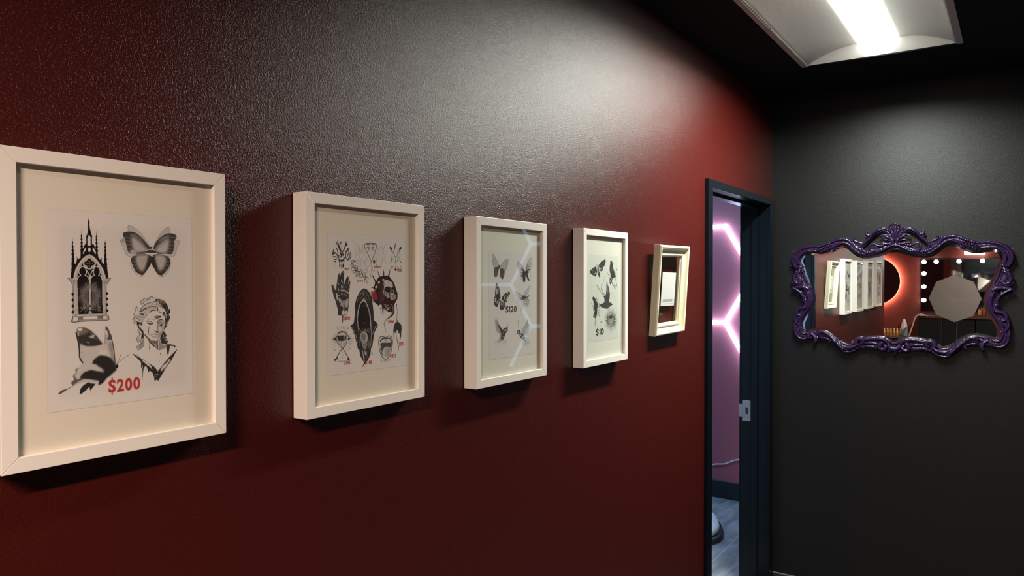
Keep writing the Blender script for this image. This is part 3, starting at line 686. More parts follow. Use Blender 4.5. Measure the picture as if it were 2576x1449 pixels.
# ------------------------------------------------------------------ the printed sheets
# each sheet is a fine grid whose colour attribute carries its printed picture
INK = (.011, .008, .009); PAPER = (.77, .695, .69)
class Sheet:
    def __init__(s, y0, y1, z0, z1, dens, paper=PAPER):
        s.y0, s.y1, s.z0, s.z1 = y0, y1, z0, z1
        s.W = int((y1-y0)*dens); s.H = int((z1-z0)*dens); s.d = dens
        s.a = np.empty((s.H, s.W, 3), np.float32); s.a[:] = paper; s.paper = np.array(paper); s.T = (0, 0, 1)
    def crop(s, x, y, k): s.T = (x, y, k); return s
    def g(s, P):
        """traced points -> sheet grid coordinates, through the plane of the sheet"""
        P = np.asarray(P, float); x = P[:, 0]/s.T[2]+s.T[0]; y = P[:, 1]/s.T[2]+s.T[1]
        d = FWD[None]+RGT[None]*((x-IW/2)/FPX)[:, None]-UPV[None]*((y-IH/2)/FPX)[:, None]
        t = (XP-CAM[0])/d[:, 0]; Y = CAM[1]+d[:, 1]*t; Z = CAM[2]+d[:, 2]*t
        return np.stack([(Y-s.y0)*s.d, (s.z1-Z)*s.d], 1)
    def pts(s, t):
        return np.array([[float(v) for v in q.split(',')] for q in t.split()]) if isinstance(t, str) else np.asarray(t, float)
    def lin(s, P):
        """grid cells per traced unit around P"""
        c = P.mean(0); q = s.g(np.array([c, c+[0, 10]])); return abs(q[1, 1]-q[0, 1])/10
    def col(s, c): return np.array(INK)+(s.paper-np.array(INK))*c if not hasattr(c, '__len__') else np.array(c)
    def blend(s, m, x0, y0, c, a):
        h, w_ = m.shape; X0, Y0 = max(x0, 0), max(y0, 0); X1, Y1 = min(x0+w_, s.W), min(y0+h, s.H)
        if X1 <= X0 or Y1 <= Y0: return
        m = (m[Y0-y0:Y1-y0, X0-x0:X1-x0]*a)[..., None]; s.a[Y0:Y1, X0:X1] = s.a[Y0:Y1, X0:X1]*(1-m)+s.col(c)*m
    def blur(s, m, sg):
        r = int(3*sg)+1; k = np.exp(-.5*(np.arange(-r, r+1)/sg)**2); k /= k.sum()
        m = np.apply_along_axis(lambda v: np.convolve(v, k, 'same'), 0, m)
        return np.apply_along_axis(lambda v: np.convolve(v, k, 'same'), 1, m)
    def f(s, t, c=0, a=1, soft=0, sm=0):
        P = s.pts(t); k = s.lin(P)
        if sm: P = crom(P, 5, True)
        G = s.g(P); sg = soft*k; pad = int(3*sg)+3
        x0, y0 = (np.floor(G.min(0))-pad).astype(int); x1, y1 = (np.ceil(G.max(0))+pad).astype(int)
        X, Y = np.meshgrid(np.arange(x0, x1), np.arange(y0, y1)); acc = np.zeros(X.shape, np.float32)
        for oy in (-.25, .25):
            ins = np.zeros(X.shape, bool); yy = Y+oy
            for i in range(len(G)):
                ax, ay = G[i-1]; bx, by = G[i]
                if ay == by: continue
                q = ((ay > yy) != (by > yy)); ins ^= q & (X < (bx-ax)*(yy-ay)/(by-ay)+ax)
            acc += ins*.5
        if sg > .4: acc = s.blur(acc, sg)
        s.blend(acc, x0, y0, c, a); return s
    def s_(s, t, w_, c=0, a=1, soft=0, sm=1, taper=0):
        """stroke; w_ = width in traced units; taper 1: thins to its end, 2: thins to both ends"""
        P = s.pts(t); k = s.lin(P)
        if sm and len(P) > 2: P = crom(P, 5)
        G = s.g(P); n = len(G); r = max(w_*k/2, .35); sf = max(soft*k, .5); pad = int(r+sf*2)+3
        x0, y0 = (np.floor(G.min(0))-pad).astype(int); x1, y1 = (np.ceil(G.max(0))+pad).astype(int)
        X, Y = np.meshgrid(np.arange(x0, x1), np.arange(y0, y1)); m = np.zeros(X.shape)
        for i in range(n-1):
            p, q = G[i], G[i+1]; d = q-p; L = d@d+1e-9
            u = np.clip(((X-p[0])*d[0]+(Y-p[1])*d[1])/L, 0, 1); D = np.hypot(X-p[0]-u*d[0], Y-p[1]-u*d[1])
            f_ = (i+u)/(n-1); R = r*(1-.85*f_ if taper == 1 else (1-.8*abs(2*f_-1)**1.5 if taper == 2 else 1))
            m = np.maximum(m, np.clip((R-D)/sf+.5, 0, 1))
        s.blend(m, x0, y0, c, a); return s
    def S(s, lines, w_, c=0, **k):
        for l in lines.split('/'): s.s_(l.strip(), w_, c, **k)
        return s
    def e(s, cx, cy, rx, ry, c=0, a=1, soft=0, rot=0):
        t = np.linspace(0, 2*math.pi, 28, endpoint=False); co, si = math.cos(rad(rot)), math.sin(rad(rot))
        x, y = rx*np.cos(t), ry*np.sin(t); return s.f(np.stack([cx+x*co-y*si, cy+x*si+y*co], 1), c, a, soft)
    def hatch(s, x0, y0, x1, y1, n, ln, ang, w_, c, seed=1, jit=.4, a=1, clip=None):
        r = np.random.default_rng(seed)
        for _ in range(n):
            x, y = r.uniform(x0, x1), r.uniform(y0, y1)
            if clip is not None:
                C = clip; ins = False
                for i in range(len(C)):
                    a1, b1 = C[i-1]; a2, b2 = C[i]
                    if (b1 > y) != (b2 > y) and x < (a2-a1)*(y-b1)/(b2-b1)+a1: ins = not ins
                if not ins: continue
            t = rad(ang)+r.normal()*jit; l = ln*r.uniform(.5, 1.3)/2
            s.s_([[x-l*math.cos(t), y-l*math.sin(t)], [x+l*math.cos(t), y+l*math.sin(t)]], w_*r.uniform(.6, 1.2), c, a, taper=2)
        return s
    def build(s, parent, name='print_sheet'):
        H, W_ = s.H, s.W; o = parent.location
        y = np.linspace(s.y0, s.y1, W_)-o.y; z = np.linspace(s.z1, s.z0, H)-o.z; Y, Z = np.meshgrid(y, z)
        co = np.stack([np.full(Y.shape, XP), Y, Z], -1).astype(np.float32).reshape(-1, 3)
        idx = np.arange(H*W_).reshape(H, W_); q = np.stack([idx[1:, :-1], idx[1:, 1:], idx[:-1, 1:], idx[:-1, :-1]], -1).reshape(-1, 4)
        me = bpy.data.meshes.new(name); me.vertices.add(len(co)); me.vertices.foreach_set('co', co.ravel())
        me.loops.add(q.size); me.loops.foreach_set('vertex_index', q.ravel().astype(np.int32))
        me.polygons.add(len(q)); me.polygons.foreach_set('loop_start', np.arange(0, q.size, 4, dtype=np.int32)); me.update(calc_edges=True)
        at = me.color_attributes.new('print', 'FLOAT_COLOR', 'POINT')
        c4 = np.ones((H*W_, 4), np.float32); c4[:, :3] = s.a.reshape(-1, 3); at.data.foreach_set('color', c4.ravel())
        me.materials.append(M['print']); ob = bpy.data.objects.new(name, me); COL.objects.link(ob); ob.parent = parent
        bm = bmesh.new(); box(bm, .02901, XP-.00005, s.y0-o.y-.0004, s.y1-o.y+.0004, s.z0-o.z-.0004, s.z1-o.z+.0004)
        mesh_obj('sheet_backing', bm, M['paper'], ob)
        return ob
def print_mat():
    m = mat('printed_paper', PAPER, .8, spec=.12); nt = m.node_tree; a = nt.nodes.new('ShaderNodeAttribute'); a.attribute_name = 'print'
    nt.links.new(a.outputs['Color'], nt.nodes['Principled BSDF'].inputs['Base Color']); return m
M['print'] = print_mat(); M['paper'] = mat('sheet_paper', (.60, .55, .53), .85)
M['redink'] = mat('red_ink', (.50, .035, .035), .6); M['blackink'] = mat('black_ink', (.02, .015, .015), .6)
def price(txt, x0, y0, x1, y1, m, sheet, bold=.03, shear=0):
    """printed price, fitted between two photo points on the plane of the sheet"""
    bm = bmesh.new(); x = 0; tall = '$' in txt
    for ch in txt:
        cw = .55 if ch == '1' else 1.0
        if ch == '1':
            z0, z1 = (.13, .87) if tall else (0, 1); h = z1-z0
            bm.faces.new([bm.verts.new((x+a, z0+b*h, 0)) for a, b in ((.24, 0), (.50, 0), (.50, 1), (.30, 1), (.02, .80), (.02, .60), (.24, .74))]); x += cw+.16; continue
        cu = bpy.data.curves.new('t', 'FONT'); cu.body = 'S' if ch == '$' else ch; cu.size = 1; cu.offset = bold; cu.resolution_u = 4
        o = bpy.data.objects.new('t', cu); COL.objects.link(o)
        g = bpy.data.meshes.new_from_object(o.evaluated_get(bpy.context.evaluated_depsgraph_get())); bpy.data.objects.remove(o); bpy.data.curves.remove(cu)
        co = np.empty(len(g.vertices)*3, np.float32); g.vertices.foreach_get('co', co); co = co.reshape(-1, 3); lo, hi = co.min(0), co.max(0)
        z0, z1 = (.13, .87) if tall else (0, 1)
        q = np.zeros_like(co); q[:, 0] = x+(co[:, 0]-lo[0])/(hi[0]-lo[0])*cw; q[:, 1] = z0+(co[:, 1]-lo[1])/(hi[1]-lo[1])*(z1-z0)
        g.vertices.foreach_set('co', q.ravel()); bm.from_mesh(g); bpy.data.meshes.remove(g)
        if ch == '$':
            for a, b in ((0, .16), (.84, 1)): box(bm, x+.42, x+.58, a, b, 0, .00001)
        x += cw+.16
    x -= .16
    me = bpy.data.meshes.new('price_text'); bm.to_mesh(me); bm.free()
    n = len(me.vertices); co = np.empty(n*3, np.float32); me.vertices.foreach_get('co', co); co = co.reshape(-1, 3)
    A = hit(x0, y0, 0, XP); B = hit(x1, y1, 0, XP); off = sheet.parent.location
    q = np.empty_like(co); q[:, 0] = XP+.00025+co[:, 2]
    q[:, 1] = A[1]+co[:, 0]/x*(B[1]-A[1])-off.y; q[:, 2] = B[2]+co[:, 1]*(A[2]-B[2])-off.z
    me.vertices.foreach_set('co', q.ravel()); me.materials.append(m)
    ob = bpy.data.objects.new('price_text', me); COL.objects.link(ob); ob.parent = sheet
    ob['label'] = ('red' if m is M['redink'] else 'black')+' printed price'
    return ob
P_ = lambda t: [tuple(float(v) for v in q.split(',')) for q in t.split()]

# ============ sheet 1: gothic window, winged insects, statue head
A = Sheet(.4555, .6625, 1.474, 1.743, 2500)
A.crop(0, 0, 1).f('148,568 466,578 468,966 150,1004', .93, 1, 6)
A.crop(160, 540, 10.35)
def spire(xt, yt, xb, yb, w_, bumps, bw=14):
    n = len(bumps); A.f([(xt-2, yt), (xt+3, yt), (xb+w_, yb), (xb-w_, yb)], 0)
    for i, b in enumerate(bumps):
        f_ = (b-yt)/(yb-yt); cx = xt+(xb-xt)*f_; hw = w_*f_**.75+bw*(.5+.5*f_)+4
        A.f([(cx-hw, b-10), (cx-hw*.45, b-38), (cx+hw*.45, b-38), (cx+hw, b-10), (cx+hw*.5, b+26), (cx-hw*.5, b+26)], 0)
spire(229, 620, 250, 1460, 50, (730, 830, 930, 1030, 1155, 1295)); spire(460, 400, 475, 1110, 38, (565, 645, 735, 830, 925))
spire(848, 430, 862, 1110, 34, (580, 660, 745, 850, 945)); spire(1078, 660, 1090, 1460, 48, (755, 850, 950, 1055, 1165, 1300))
A.f('648,60 655,120 678,205 672,260 680,340 705,440 735,545 748,548 736,600 735,780 768,745 825,870 880,1060 945,1170 992,1105 985,1210 1040,1290 1130,1380 1165,1655 1090,1655 1030,1420 665,1030 300,1420 250,1655 180,1655 205,1390 300,1290 345,1180 335,1080 378,1160 440,1100 450,900 515,860 560,750 580,790 590,640 572,640 590,620 570,530 600,545 628,430 632,260 625,205 643,120', 0)
A.f('660,520 698,590 700,810 670,800 640,810 622,800 622,600', 1); A.f('575,835 582,900 500,1035 510,950', 1); A.f('758,840 832,960 832,1035 752,915', 1)
A.e(667, 910, 33, 60, 1); A.f('500,700 545,740 515,850 500,800', 1); A.f('775,730 815,700 822,860', 1)
# arch, panes and tracery
A.f('250,1650 262,1560 300,1430 380,1270 480,1140 580,1060 665,1022 750,1060 850,1150 950,1280 1035,1420 1085,1560 1100,1650 1110,2620 240,2620', .62)
A.S('255,1650 268,1550 305,1430 385,1270 485,1140 585,1062 665,1028 748,1062 848,1152 948,1285 1030,1425 1080,1560 1095,1650', 9, .1)
A.S('275,1650 290,1550 330,1430 405,1280 500,1160 590,1085 665,1055 740,1085 835,1170 925,1295 1000,1425 1052,1560 1070,1650', 22, .92)
for i in range(30):
    t = i/29; th = math.pi*(1-t); x = 668+395*math.cos(th)*(1 if abs(math.cos(th)) < 1 else 1); y = 1650-595*math.sin(th)**.72; A.e(x, y, 6, 10, .12)
A.f('352,1700 360,1560 430,1370 540,1190 665,1100 790,1190 890,1340 970,1530 1000,1700 1010,2570 388,2592', 0)
A.e(668, 1265, 168, 158, .8); A.e(668, 1265, 146, 138, .15); A.e(668, 1265, 140, 132, .7)
for dx, dy in ((0, -66), (0, 66), (-72, 0), (72, 0)): A.e(668+dx, 1265+dy, 62, 60, 0)
A.e(668, 1265, 60, 55, 0); A.S('650,1220 668,1190 686,1220 655,1222/570,1265 600,1250 610,1280 580,1285/640,1265 700,1262/730,1250 760,1280/668,1300 655,1330 690,1335 675,1365', 8, .35)
A.S('360,1690 380,1620 445,1572/445,1572 400,1510 398,1450 440,1375 490,1345 545,1375 590,1450 590,1520 555,1570/555,1570 620,1610 655,1680', 19, .82)
A.S('1000,1690 970,1610 910,1572/910,1572 945,1510 945,1450 905,1375 852,1345 800,1375 778,1450 775,1520 800,1572/800,1572 735,1610 705,1680', 19, .82)
A.S('585,1440 640,1520 680,1600/755,1440 715,1520 690,1600/600,1390 560,1330/760,1390 800,1330', 22, .8); A.e(682, 1625, 34, 30, .8)
A.f('655,1650 715,1650 712,2340 672,2340', .72); A.f('695,1660 715,1660 712,2340 692,2340', .35, .8, 3); A.f('655,1790 715,1790 712,1930 660,1930', .15, .7, 12)
A.S('655,1762 715,1762/660,2345 715,2345', 10, .2)
A.e(692, 2440, 34, 42, .8); A.e(700, 2440, 12, 40, .25, .8, 4); A.f('690,2490 765,2588 615,2592', .6); A.S('625,2580 755,2578', 8, .2)
A.e(690, 2110, 240, 320, .22, .6, 55)
A.f('352,1700 388,2592 400,2592 372,1700', 0); A.f('660,1650 664,2340 640,2340 645,1650', 0, .7, 6); A.f('718,1650 740,1650 742,2340 718,2340', 0, .7, 6)
for i in range(44):
    th = 2*math.pi*(i+.5)/44; ca, sa = math.cos(th), math.sin(th)
    if abs(ca) < .12: continue
    l = 1+.14*math.sin(i*5.1)
    A.s_([(690+150*ca, 2115+130*sa), (690+298*ca*l, 2115+375*sa*l)], 7, .48, taper=2)
A.f('655,1650 715,1650 712,2340 672,2340', .74); A.f('697,1660 715,1660 712,2340 694,2340', .4, .8, 3); A.f('657,1785 714,1785 712,1930 662,1930', .2, .7, 10)
A.hatch(430, 2380, 640, 2520, 26, 70, 110, 5, .42, 3, .5); A.hatch(745, 2350, 960, 2500, 26, 70, 70, 5, .42, 5, .5)
# side piers, capitals, drops
for xs, sg in ((250, 1), (1010, -1)):
    A.f([(xs, 1650), (xs+100, 1650), (xs+108, 2600), (xs+8, 2600)], .74)
    for dx, w_, c in ((6, 9, .05), (40, 6, .35), (66, 9, .15), (94, 6, .3)): A.s_([(xs+dx, 1700), (xs+dx+8, 2590)], w_, c)
    A.hatch(xs, 1640, xs+100, 1800, 26, 40, 60, 6, .2, int(xs)); A.hatch(xs, 2450, xs+110, 2600, 20, 40, 60, 6, .2, int(xs)+1)
A.f('105,1650 240,1655 255,1800 225,1830 205,1760 160,1720', .55); A.S('105,1652 160,1720 205,1765 220,1830/110,1650 240,1655/150,1670 215,1750', 9, .1)
A.f('1100,1660 1228,1652 1180,1730 1140,1800 1105,1820', .55); A.S('1228,1652 1175,1735 1135,1810/1105,1660 1225,1655/1190,1670 1130,1760', 9, .1)
A.S('235,1820 243,2640/1110,1800 1120,2600', 10, .05)
for x, y in ((235, 2069), (236, 2218), (238, 2372), (238, 2530)): A.f([(x-36, y), (x-8, y-40), (x+30, y-14), (x+30, y+14), (x-6, y+42)], 0, sm=1)
for x, y in ((1120, 2048), (1124, 2192), (1126, 2338), (1130, 2490)): A.f([(x+34, y), (x+6, y-40), (x-24, y-14), (x-24, y+14), (x+4, y+42)], 0, sm=1)
A.f('330,2610 1030,2580 1130,2600 1170,2650 1190,2725 1140,2760 1020,2750 400,2780 300,2806 188,2782 225,2650', .42)
A.f('350,2612 1030,2584 1030,2610 350,2640', .8); A.f('400,2650 1000,2620 1000,2700 410,2730', .22, 1, 12)
A.f('530,2652 850,2638 880,2668 850,2705 540,2722 510,2688', .95, 1, 5, 1); A.f('252,2672 372,2662 378,2752 250,2762', .9, 1, 4); A.f('1020,2640 1118,2634 1125,2708 1022,2716', .9, 1, 4)
A.S('235,2640 225,2720 192,2775/1165,2610 1175,2680 1190,2722/190,2782 300,2804 400,2780 1000,2752 1140,2756/380,2650 392,2780/1005,2620 1012,2745', 14, .05)
# butterfly
A.crop(290, 550, 8.5235)
A.f('268,150 330,150 450,225 560,330 680,500 740,600 560,420 285,280', .55, .65, 3, 1); A.S('268,150 330,150 450,225 560,330 680,500 740,600/268,150 270,220 285,280', 5, .25)
A.f('1150,170 1168,200 1160,340 1000,440 820,600 880,450 960,320 1060,210', .5, .6, 3, 1); A.S('1150,170 1060,210 960,320 880,450 820,600/1150,170 1168,200 1162,330', 5, .25)
A.f('100,485 150,432 220,430 270,620 330,720 450,750 330,822 235,775 180,650', .6, .7, 4, 1); A.S('100,485 150,432 200,428/100,485 160,600 185,670 235,775 330,822 430,770', 6, .22); A.f('100,485 150,432 215,430 225,500 140,520', .35, .6, 12)
A.f('1270,462 1340,455 1370,505 1310,660 1260,800 1180,822 1080,760 1220,745 1255,600', .6, .7, 4, 1); A.S('1280,458 1340,455 1370,505 1310,660 1300,720 1260,800 1180,822 1080,770', 6, .22)
A.f('158,345 175,300 280,275 420,300 550,395 650,505 745,630 700,690 620,725 480,745 320,742 268,700 240,590 210,470 205,425 170,390', .06, 1, 2, 1)
A.f('345,405 430,425 530,500 640,620 680,665 600,712 480,715 400,670 355,560', .62, 1, 26, 1); A.f('300,330 420,330 540,420 640,540 560,480 430,400 330,390', .3, .7, 14); A.S('200,400 300,410/215,470 330,480/235,560 350,560/255,640 380,650/290,700 420,700', 22, .3, a=.4, soft=16)
A.f('300,690 420,650 480,735 330,738', .65, .9, 12)
A.S('345,400 355,540 400,660 470,735', 9, .12); A.S('420,400 560,540 690,660/430,430 520,540 660,680/560,500 700,650', 5, .25)
A.f('812,620 870,500 960,400 1080,330 1200,315 1290,350 1308,400 1265,470 1260,560 1218,742 1100,755 930,745 850,700', .06, 1, 2, 1)
A.f('865,655 960,545 1080,455 1140,445 1125,640 1070,730 930,735', .66, 1, 26, 1); A.f('900,500 1000,400 1150,350 1140,400 1000,470', .38, .7, 14); A.S('1160,400 1290,400/1160,490 1255,490/1160,570 1250,570/1120,640 1235,650/1080,700 1220,710', 20, .35, a=.4, soft=16)
A.S('1160,330 1155,480 1140,620 1080,735', 8, .15); A.S('1130,470 960,580 860,660/1090,520 960,610 870,670', 5, .25)
A.f('450,782 600,765 765,790 765,945 690,1080 590,1205 520,1190 430,1130 370,1010 333,900 350,830', .05, 1, 2, 1)
A.f('455,800 620,780 710,800 680,940 580,1115 500,1060 445,920', .6, 1, 26, 1); A.f('690,800 765,800 765,940 640,1150 650,1000', .02, .8, 12); A.S('350,850 440,860/345,910 440,930/370,990 460,1000/420,1080 500,1070', 18, .3, a=.35, soft=14)
A.S('440,800 440,950 500,1080 570,1150', 8, .08); A.S('700,800 600,870 480,960/640,860 560,1000', 5, .3)
A.f('765,945 778,800 880,765 1070,790 1150,840 1178,930 1140,1050 1060,1150 990,1215 900,1180 830,1070', .05, 1, 2, 1)
A.f('850,800 1000,790 1072,850 1060,980 960,1110 890,990', .62, 1, 26, 1); A.f('770,800 840,810 880,1000 900,1150 770,930', .02, .8, 12); A.S('1080,860 1170,850/1085,920 1170,920/1070,990 1150,1000/1030,1080 1090,1090', 18, .32, a=.35, soft=14)
A.S('850,820 900,880 1000,940 1060,960', 5, .3); A.S('1078,820 1078,960 1010,1080', 7, .2)
A.S('315,940 340,1040 380,1100 440,1170 500,1225 560,1240 620,1200/330,980 352,1020/365,1070 385,1060/410,1150 440,1130/470,1200 490,1170/530,1240 540,1200', 8, .2)
A.S('1185,930 1150,1080 1090,1180 1020,1240 950,1235 900,1180/1150,1060 1170,1000/1110,1150 1130,1100/1060,1200 1080,1160/1000,1240 1000,1200', 8, .2)
A.f('450,735 640,705 900,715 1050,745 900,770 640,765 460,775', .1, .8, 6, 1); A.e(765, 715, 130, 48, .06, 1, 4); A.S('650,740 740,755 830,752 880,740', 30, .9, soft=6); A.S('730,770 790,800', 26, .8, soft=6); A.S('640,690 740,655 800,660 890,700', 14, .8, soft=4); A.e(765, 622, 26, 24, .02)
# half-inked swallowtail
A.crop(140, 810, 7.245)
BF = '385,112 430,85 530,90 640,150 740,240 810,330 870,410 888,260 903,80 928,72 970,140 1010,250 1040,380 1060,500 1085,765 1112,768 1140,800 1110,870 1050,950 930,1020 860,1110 795,1148 768,1132 785,1070 728,1122 628,1248 610,1172 560,1232 460,1312 435,1290 450,1210 500,1150 590,1088 450,1110 340,1148 200,1232 80,1315 42,1302 100,1240 220,1205 295,1160 308,1125 273,1098 340,1040 308,972 372,918 353,862 430,810 492,738 438,650 430,530 408,350 370,190'
A.f(BF, .75, 1, 2)
A.f('375,190 420,100 530,92 640,150 740,240 860,395 800,420 700,440 560,440 430,400 405,330', .04, 1, 9)
A.f('400,180 520,100 600,160 560,200 440,240', .35, .6, 16); A.e(440, 133, 58, 44, .1); A.e(440, 131, 48, 34, .88, 1, 3); A.f('395,180 425,180 420,250 400,250', .8, .8, 5); A.f('600,270 690,225 715,240 690,290', .8, .9, 10); A.f('440,430 470,380 500,440 460,480', .6, .7, 10); A.S('560,360 610,375', 14, .4, soft=8); A.S('640,200 760,330/600,170 700,230', 12, .25, a=.7, soft=8)
A.f('905,80 928,72 975,150 1020,320 930,320 960,240 940,160 905,130', .08, 1, 7); A.f('905,150 930,200 925,400 880,400', .45, .9, 8); A.S('912,170 925,220', 22, .9, soft=8); A.f('960,330 1040,380 1070,640 1090,780 1010,760 1000,560 960,480', .3, .85, 22); A.s_('1000,220 1035,380 1060,520 1082,760', 16, .05, soft=3)
A.f('660,760 680,690 760,620 820,595 920,610 1010,650 1085,760 1112,870 930,1020 860,1110 795,1148 768,1132 785,1070 600,1040 440,1035 450,970 520,905 640,862 760,885 870,880 760,810 740,770', .02, 1, 9)
A.f('740,790 830,840 880,910 800,890 700,860', .75, .9, 14); A.f('560,1050 740,1075 700,1120 560,1090 540,1060', .72, .9, 10); A.e(870, 545, 80, 34, .95, .9, 18)
A.f('590,1090 640,1110 728,1120 628,1248 610,1172 560,1232 460,1312 435,1290 450,1210 500,1150', .02, 1, 3); A.f('200,1232 80,1315 42,1302 100,1240 220,1205 300,1165 340,1150', .15, 1, 2)
A.f('273,1098 340,1040 308,972 372,918 353,862 400,830 380,920 340,975 390,1040 520,1010 480,1060 380,1110 310,1160', .08, .9, 7); A.f('340,1130 450,1060 560,1050 450,1110', .7, .8, 8)
A.s_('372,190 405,330 425,430 432,530 440,650 490,735', 26, .03, soft=4); A.S('440,560 500,545/450,660 520,620/380,860 440,830', 8, .4, soft=4); A.e(1112, 800, 28, 34, 0)
A.S('1106,772 1150,690 1180,592/1118,762 1210,672 1300,618 1330,588', 7, .12); A.S('1172,615 1182,590/1318,602 1332,588', 11, .1)
# statue head
A.crop(320, 735, 10.35)
A.f('360,330 350,220 450,145 560,115 700,120 860,185 800,260 600,260 440,330', .85, 1, 2, 1); A.S('365,320 352,230 450,160/500,220 510,150/550,200 570,140 640,115 680,160/400,300 440,240', 16, .08); A.S('380,250 430,200 470,240/600,160 580,230', 8, .35)
A.f('730,170 850,175 960,225 1035,320 1075,450 1108,405 1118,520 1072,580 1118,640 1075,740 1030,870 955,985 930,860 965,660 1005,520 940,420 830,370 740,330', .04, 1, 2); A.hatch(760, 180, 960, 340, 40, 70, 20, 8, .5, 8); A.S('985,540 1010,600 1000,660/1060,760 1010,850', 26, .5, soft=8); A.S('1010,420 1060,520/1040,600 1090,650', 10, .4, soft=3)
LC = '305,520 350,410 440,310 600,245 780,235 870,330 800,375 770,490 700,465 620,480 560,600 500,605 400,580'
A.f(LC, .68, 1, 2); A.hatch(310, 240, 860, 600, 150, 30, 30, 7, .25, 11, 1.2, clip=P_(LC)); A.S('640,300 660,270/700,290 720,270/740,330 780,310', 26, .9, soft=6); A.S('640,300 660,285/740,320 770,330', 12, .05)
A.S('315,500 350,430 440,330 580,265 760,230/300,505 420,470 520,405 650,365 780,385', 14, .06); A.S('340,490 440,430 520,400', 20, .1); A.S('770,300 850,350 900,380', 24, .5, soft=6)
A.S('490,610 570,600 610,500 690,462 760,510 790,470 780,400', 24, .05)
LD = '130,700 180,640 260,560 330,600 400,560 480,615 440,730 370,745 300,720 230,690 200,800 165,820'
A.f(LD, .66, 1, 2); A.hatch(130, 550, 480, 820, 90, 30, 60, 7, .25, 13, 1.2, clip=P_(LD)); A.S('130,705 180,645 170,560 230,470/235,350 200,470/235,355 275,460 280,540/230,660 300,720 370,750 430,740 480,640/170,820 220,740', 13, .08); A.f('290,540 440,560 420,590 330,575', .05)
A.f('238,740 300,770 395,780 390,870 300,840 310,900 420,1010 432,1240 350,1200 372,1040 285,930 240,830', .05, 1, 2); A.S('310,850 360,900 390,950', 40, .75, soft=5); A.S('330,800 350,860', 20, .3, soft=4)
A.f('400,785 480,640 620,515 780,485 900,560 965,650 975,800 930,985 830,1185 740,1262 640,1242 520,1165 440,1085 400,935', .9, 1, 3, 1)
A.f('830,400 960,430 1000,510 900,520 830,480', .85, 1, 4); A.S('820,485 870,540 960,520', 18, .05); A.f('900,530 970,510 960,640', .05, 1, 3)
A.f('775,850 800,730 880,700 970,740 978,850 930,990 830,1190 770,1255 800,1100 790,1000', .5, .9, 12, 1); A.f('840,1080 930,960 900,1080 830,1190', .25, .7, 16); A.e(840, 960, 42, 80, .9, .8, 20)
A.f('680,632 780,600 862,615 858,655 760,712', .22, 1, 4); A.e(850, 635, 22, 24, 0, 1, 3)
A.S('500,745 560,700 640,690 700,720', 16, .4, soft=8); A.S('510,775 580,750 660,790', 15, .1, soft=3); A.S('530,800 590,822 650,815', 30, .05, soft=4); A.S('590,780 640,800', 14, .6, soft=3); A.S('785,800 800,745 850,712 900,710', 24, .08, soft=4); A.S('800,830 850,780 925,815', 13, .1); A.e(878, 850, 32, 30, .05, 1, 4); A.S('830,870 900,890', 8, .2)
A.s_('575,860 552,940 548,1040 570,1132', 18, .05, taper=2); A.S('780,850 785,930 795,990', 14, .12, soft=4); A.S('675,990 700,985 720,1000', 12, .08); A.f('715,1015 800,1000 800,1060 740,1050', .05, 1, 5)
A.S('610,1112 680,1080 740,1085 800,1090', 14, .08); A.f('690,1085 790,1090 790,1130 700,1100', .3, .8, 6); A.S('650,1150 720,1168 780,1150', 18, .35, soft=6); A.S('680,800 720,850 710,950', 10, .8, soft=5)
# neck, hair, shoulders
A.f('520,1160 640,1245 760,1268 830,1200 870,1330 1010,1400 1000,1430 830,1500 690,1400 560,1290', .38, 1, 5); A.f('640,1250 780,1262 760,1330 690,1340 600,1290', .15, .8, 12)
A.s_('452,1105 540,1210 600,1300 690,1400', 28, .05); A.S('775,1262 780,1400 792,1480', 22, .05); A.S('805,1250 808,1470', 16, .85, soft=3); A.s_('570,1280 572,1400 574,1478', 12, .05); A.s_('574,1430 574,1478', 22, .05)
A.f('930,1000 975,1030 1022,1135 985,1165 1052,1262 1040,1320 1000,1362 880,1325 845,1190 880,1110', .05, 1, 3); A.S('985,1230 1020,1250', 24, .85, soft=6); A.S('930,1100 960,1200', 12, .4, soft=4)
A.f('280,950 340,1040 350,1090 260,1190 250,1250 300,1310 370,1190 430,1240 430,1380 300,1490 230,1450 290,1380 330,1300', .6, 1, 5, 1); A.S('280,950 275,1020 350,1090/345,1090 250,1180 255,1260 300,1300/430,1240 350,1330 250,1400 235,1450/430,1390 340,1470 270,1505', 13, .1); A.S('370,1200 330,1280/400,1300 300,1420/420,1330 320,1450', 24, .3, soft=6)
A.f('1005,1372 1040,1345 1130,1350 1235,1375 1252,1400 1225,1440 1200,1425 1215,1400 1110,1392 1065,1618 1040,1618 1010,1440', .05, 1, 2); A.e(1225, 1410, 26, 24, .05); A.S('700,1400 820,1500 1000,1430', 10, .3)
A.e(863, 1590, 14, 22, .05); A.e(867, 1625, 10, 18, .05); A.s_('830,1760 822,1820', 13, .1, taper=2)
A.f('135,1605 160,1600 330,1700 540,1825 620,1880 720,1945 795,2040 830,2000 960,1830 1080,1690 1180,1590 1290,1478 1295,1490 1180,1700 1130,1790 1000,1970 880,2170 795,2312 770,2262 705,2312 690,2190 650,2090 600,2050 570,2040 550,2090 500,1940 465,1910 420,1990 400,2140 388,2290 382,2290 395,1900 380,1900 375,1960 358,1975 350,1810 250,1710 140,1620', .03, 1, 2)
A.f('150,1605 260,1620 330,1690 300,1690', .5, .8, 10); A.f('350,1745 430,1770 560,1840 620,1920 650,2020 600,1950 500,1880', .82, 1, 5); A.s_('700,1930 760,2000 790,2060', 10, .8)
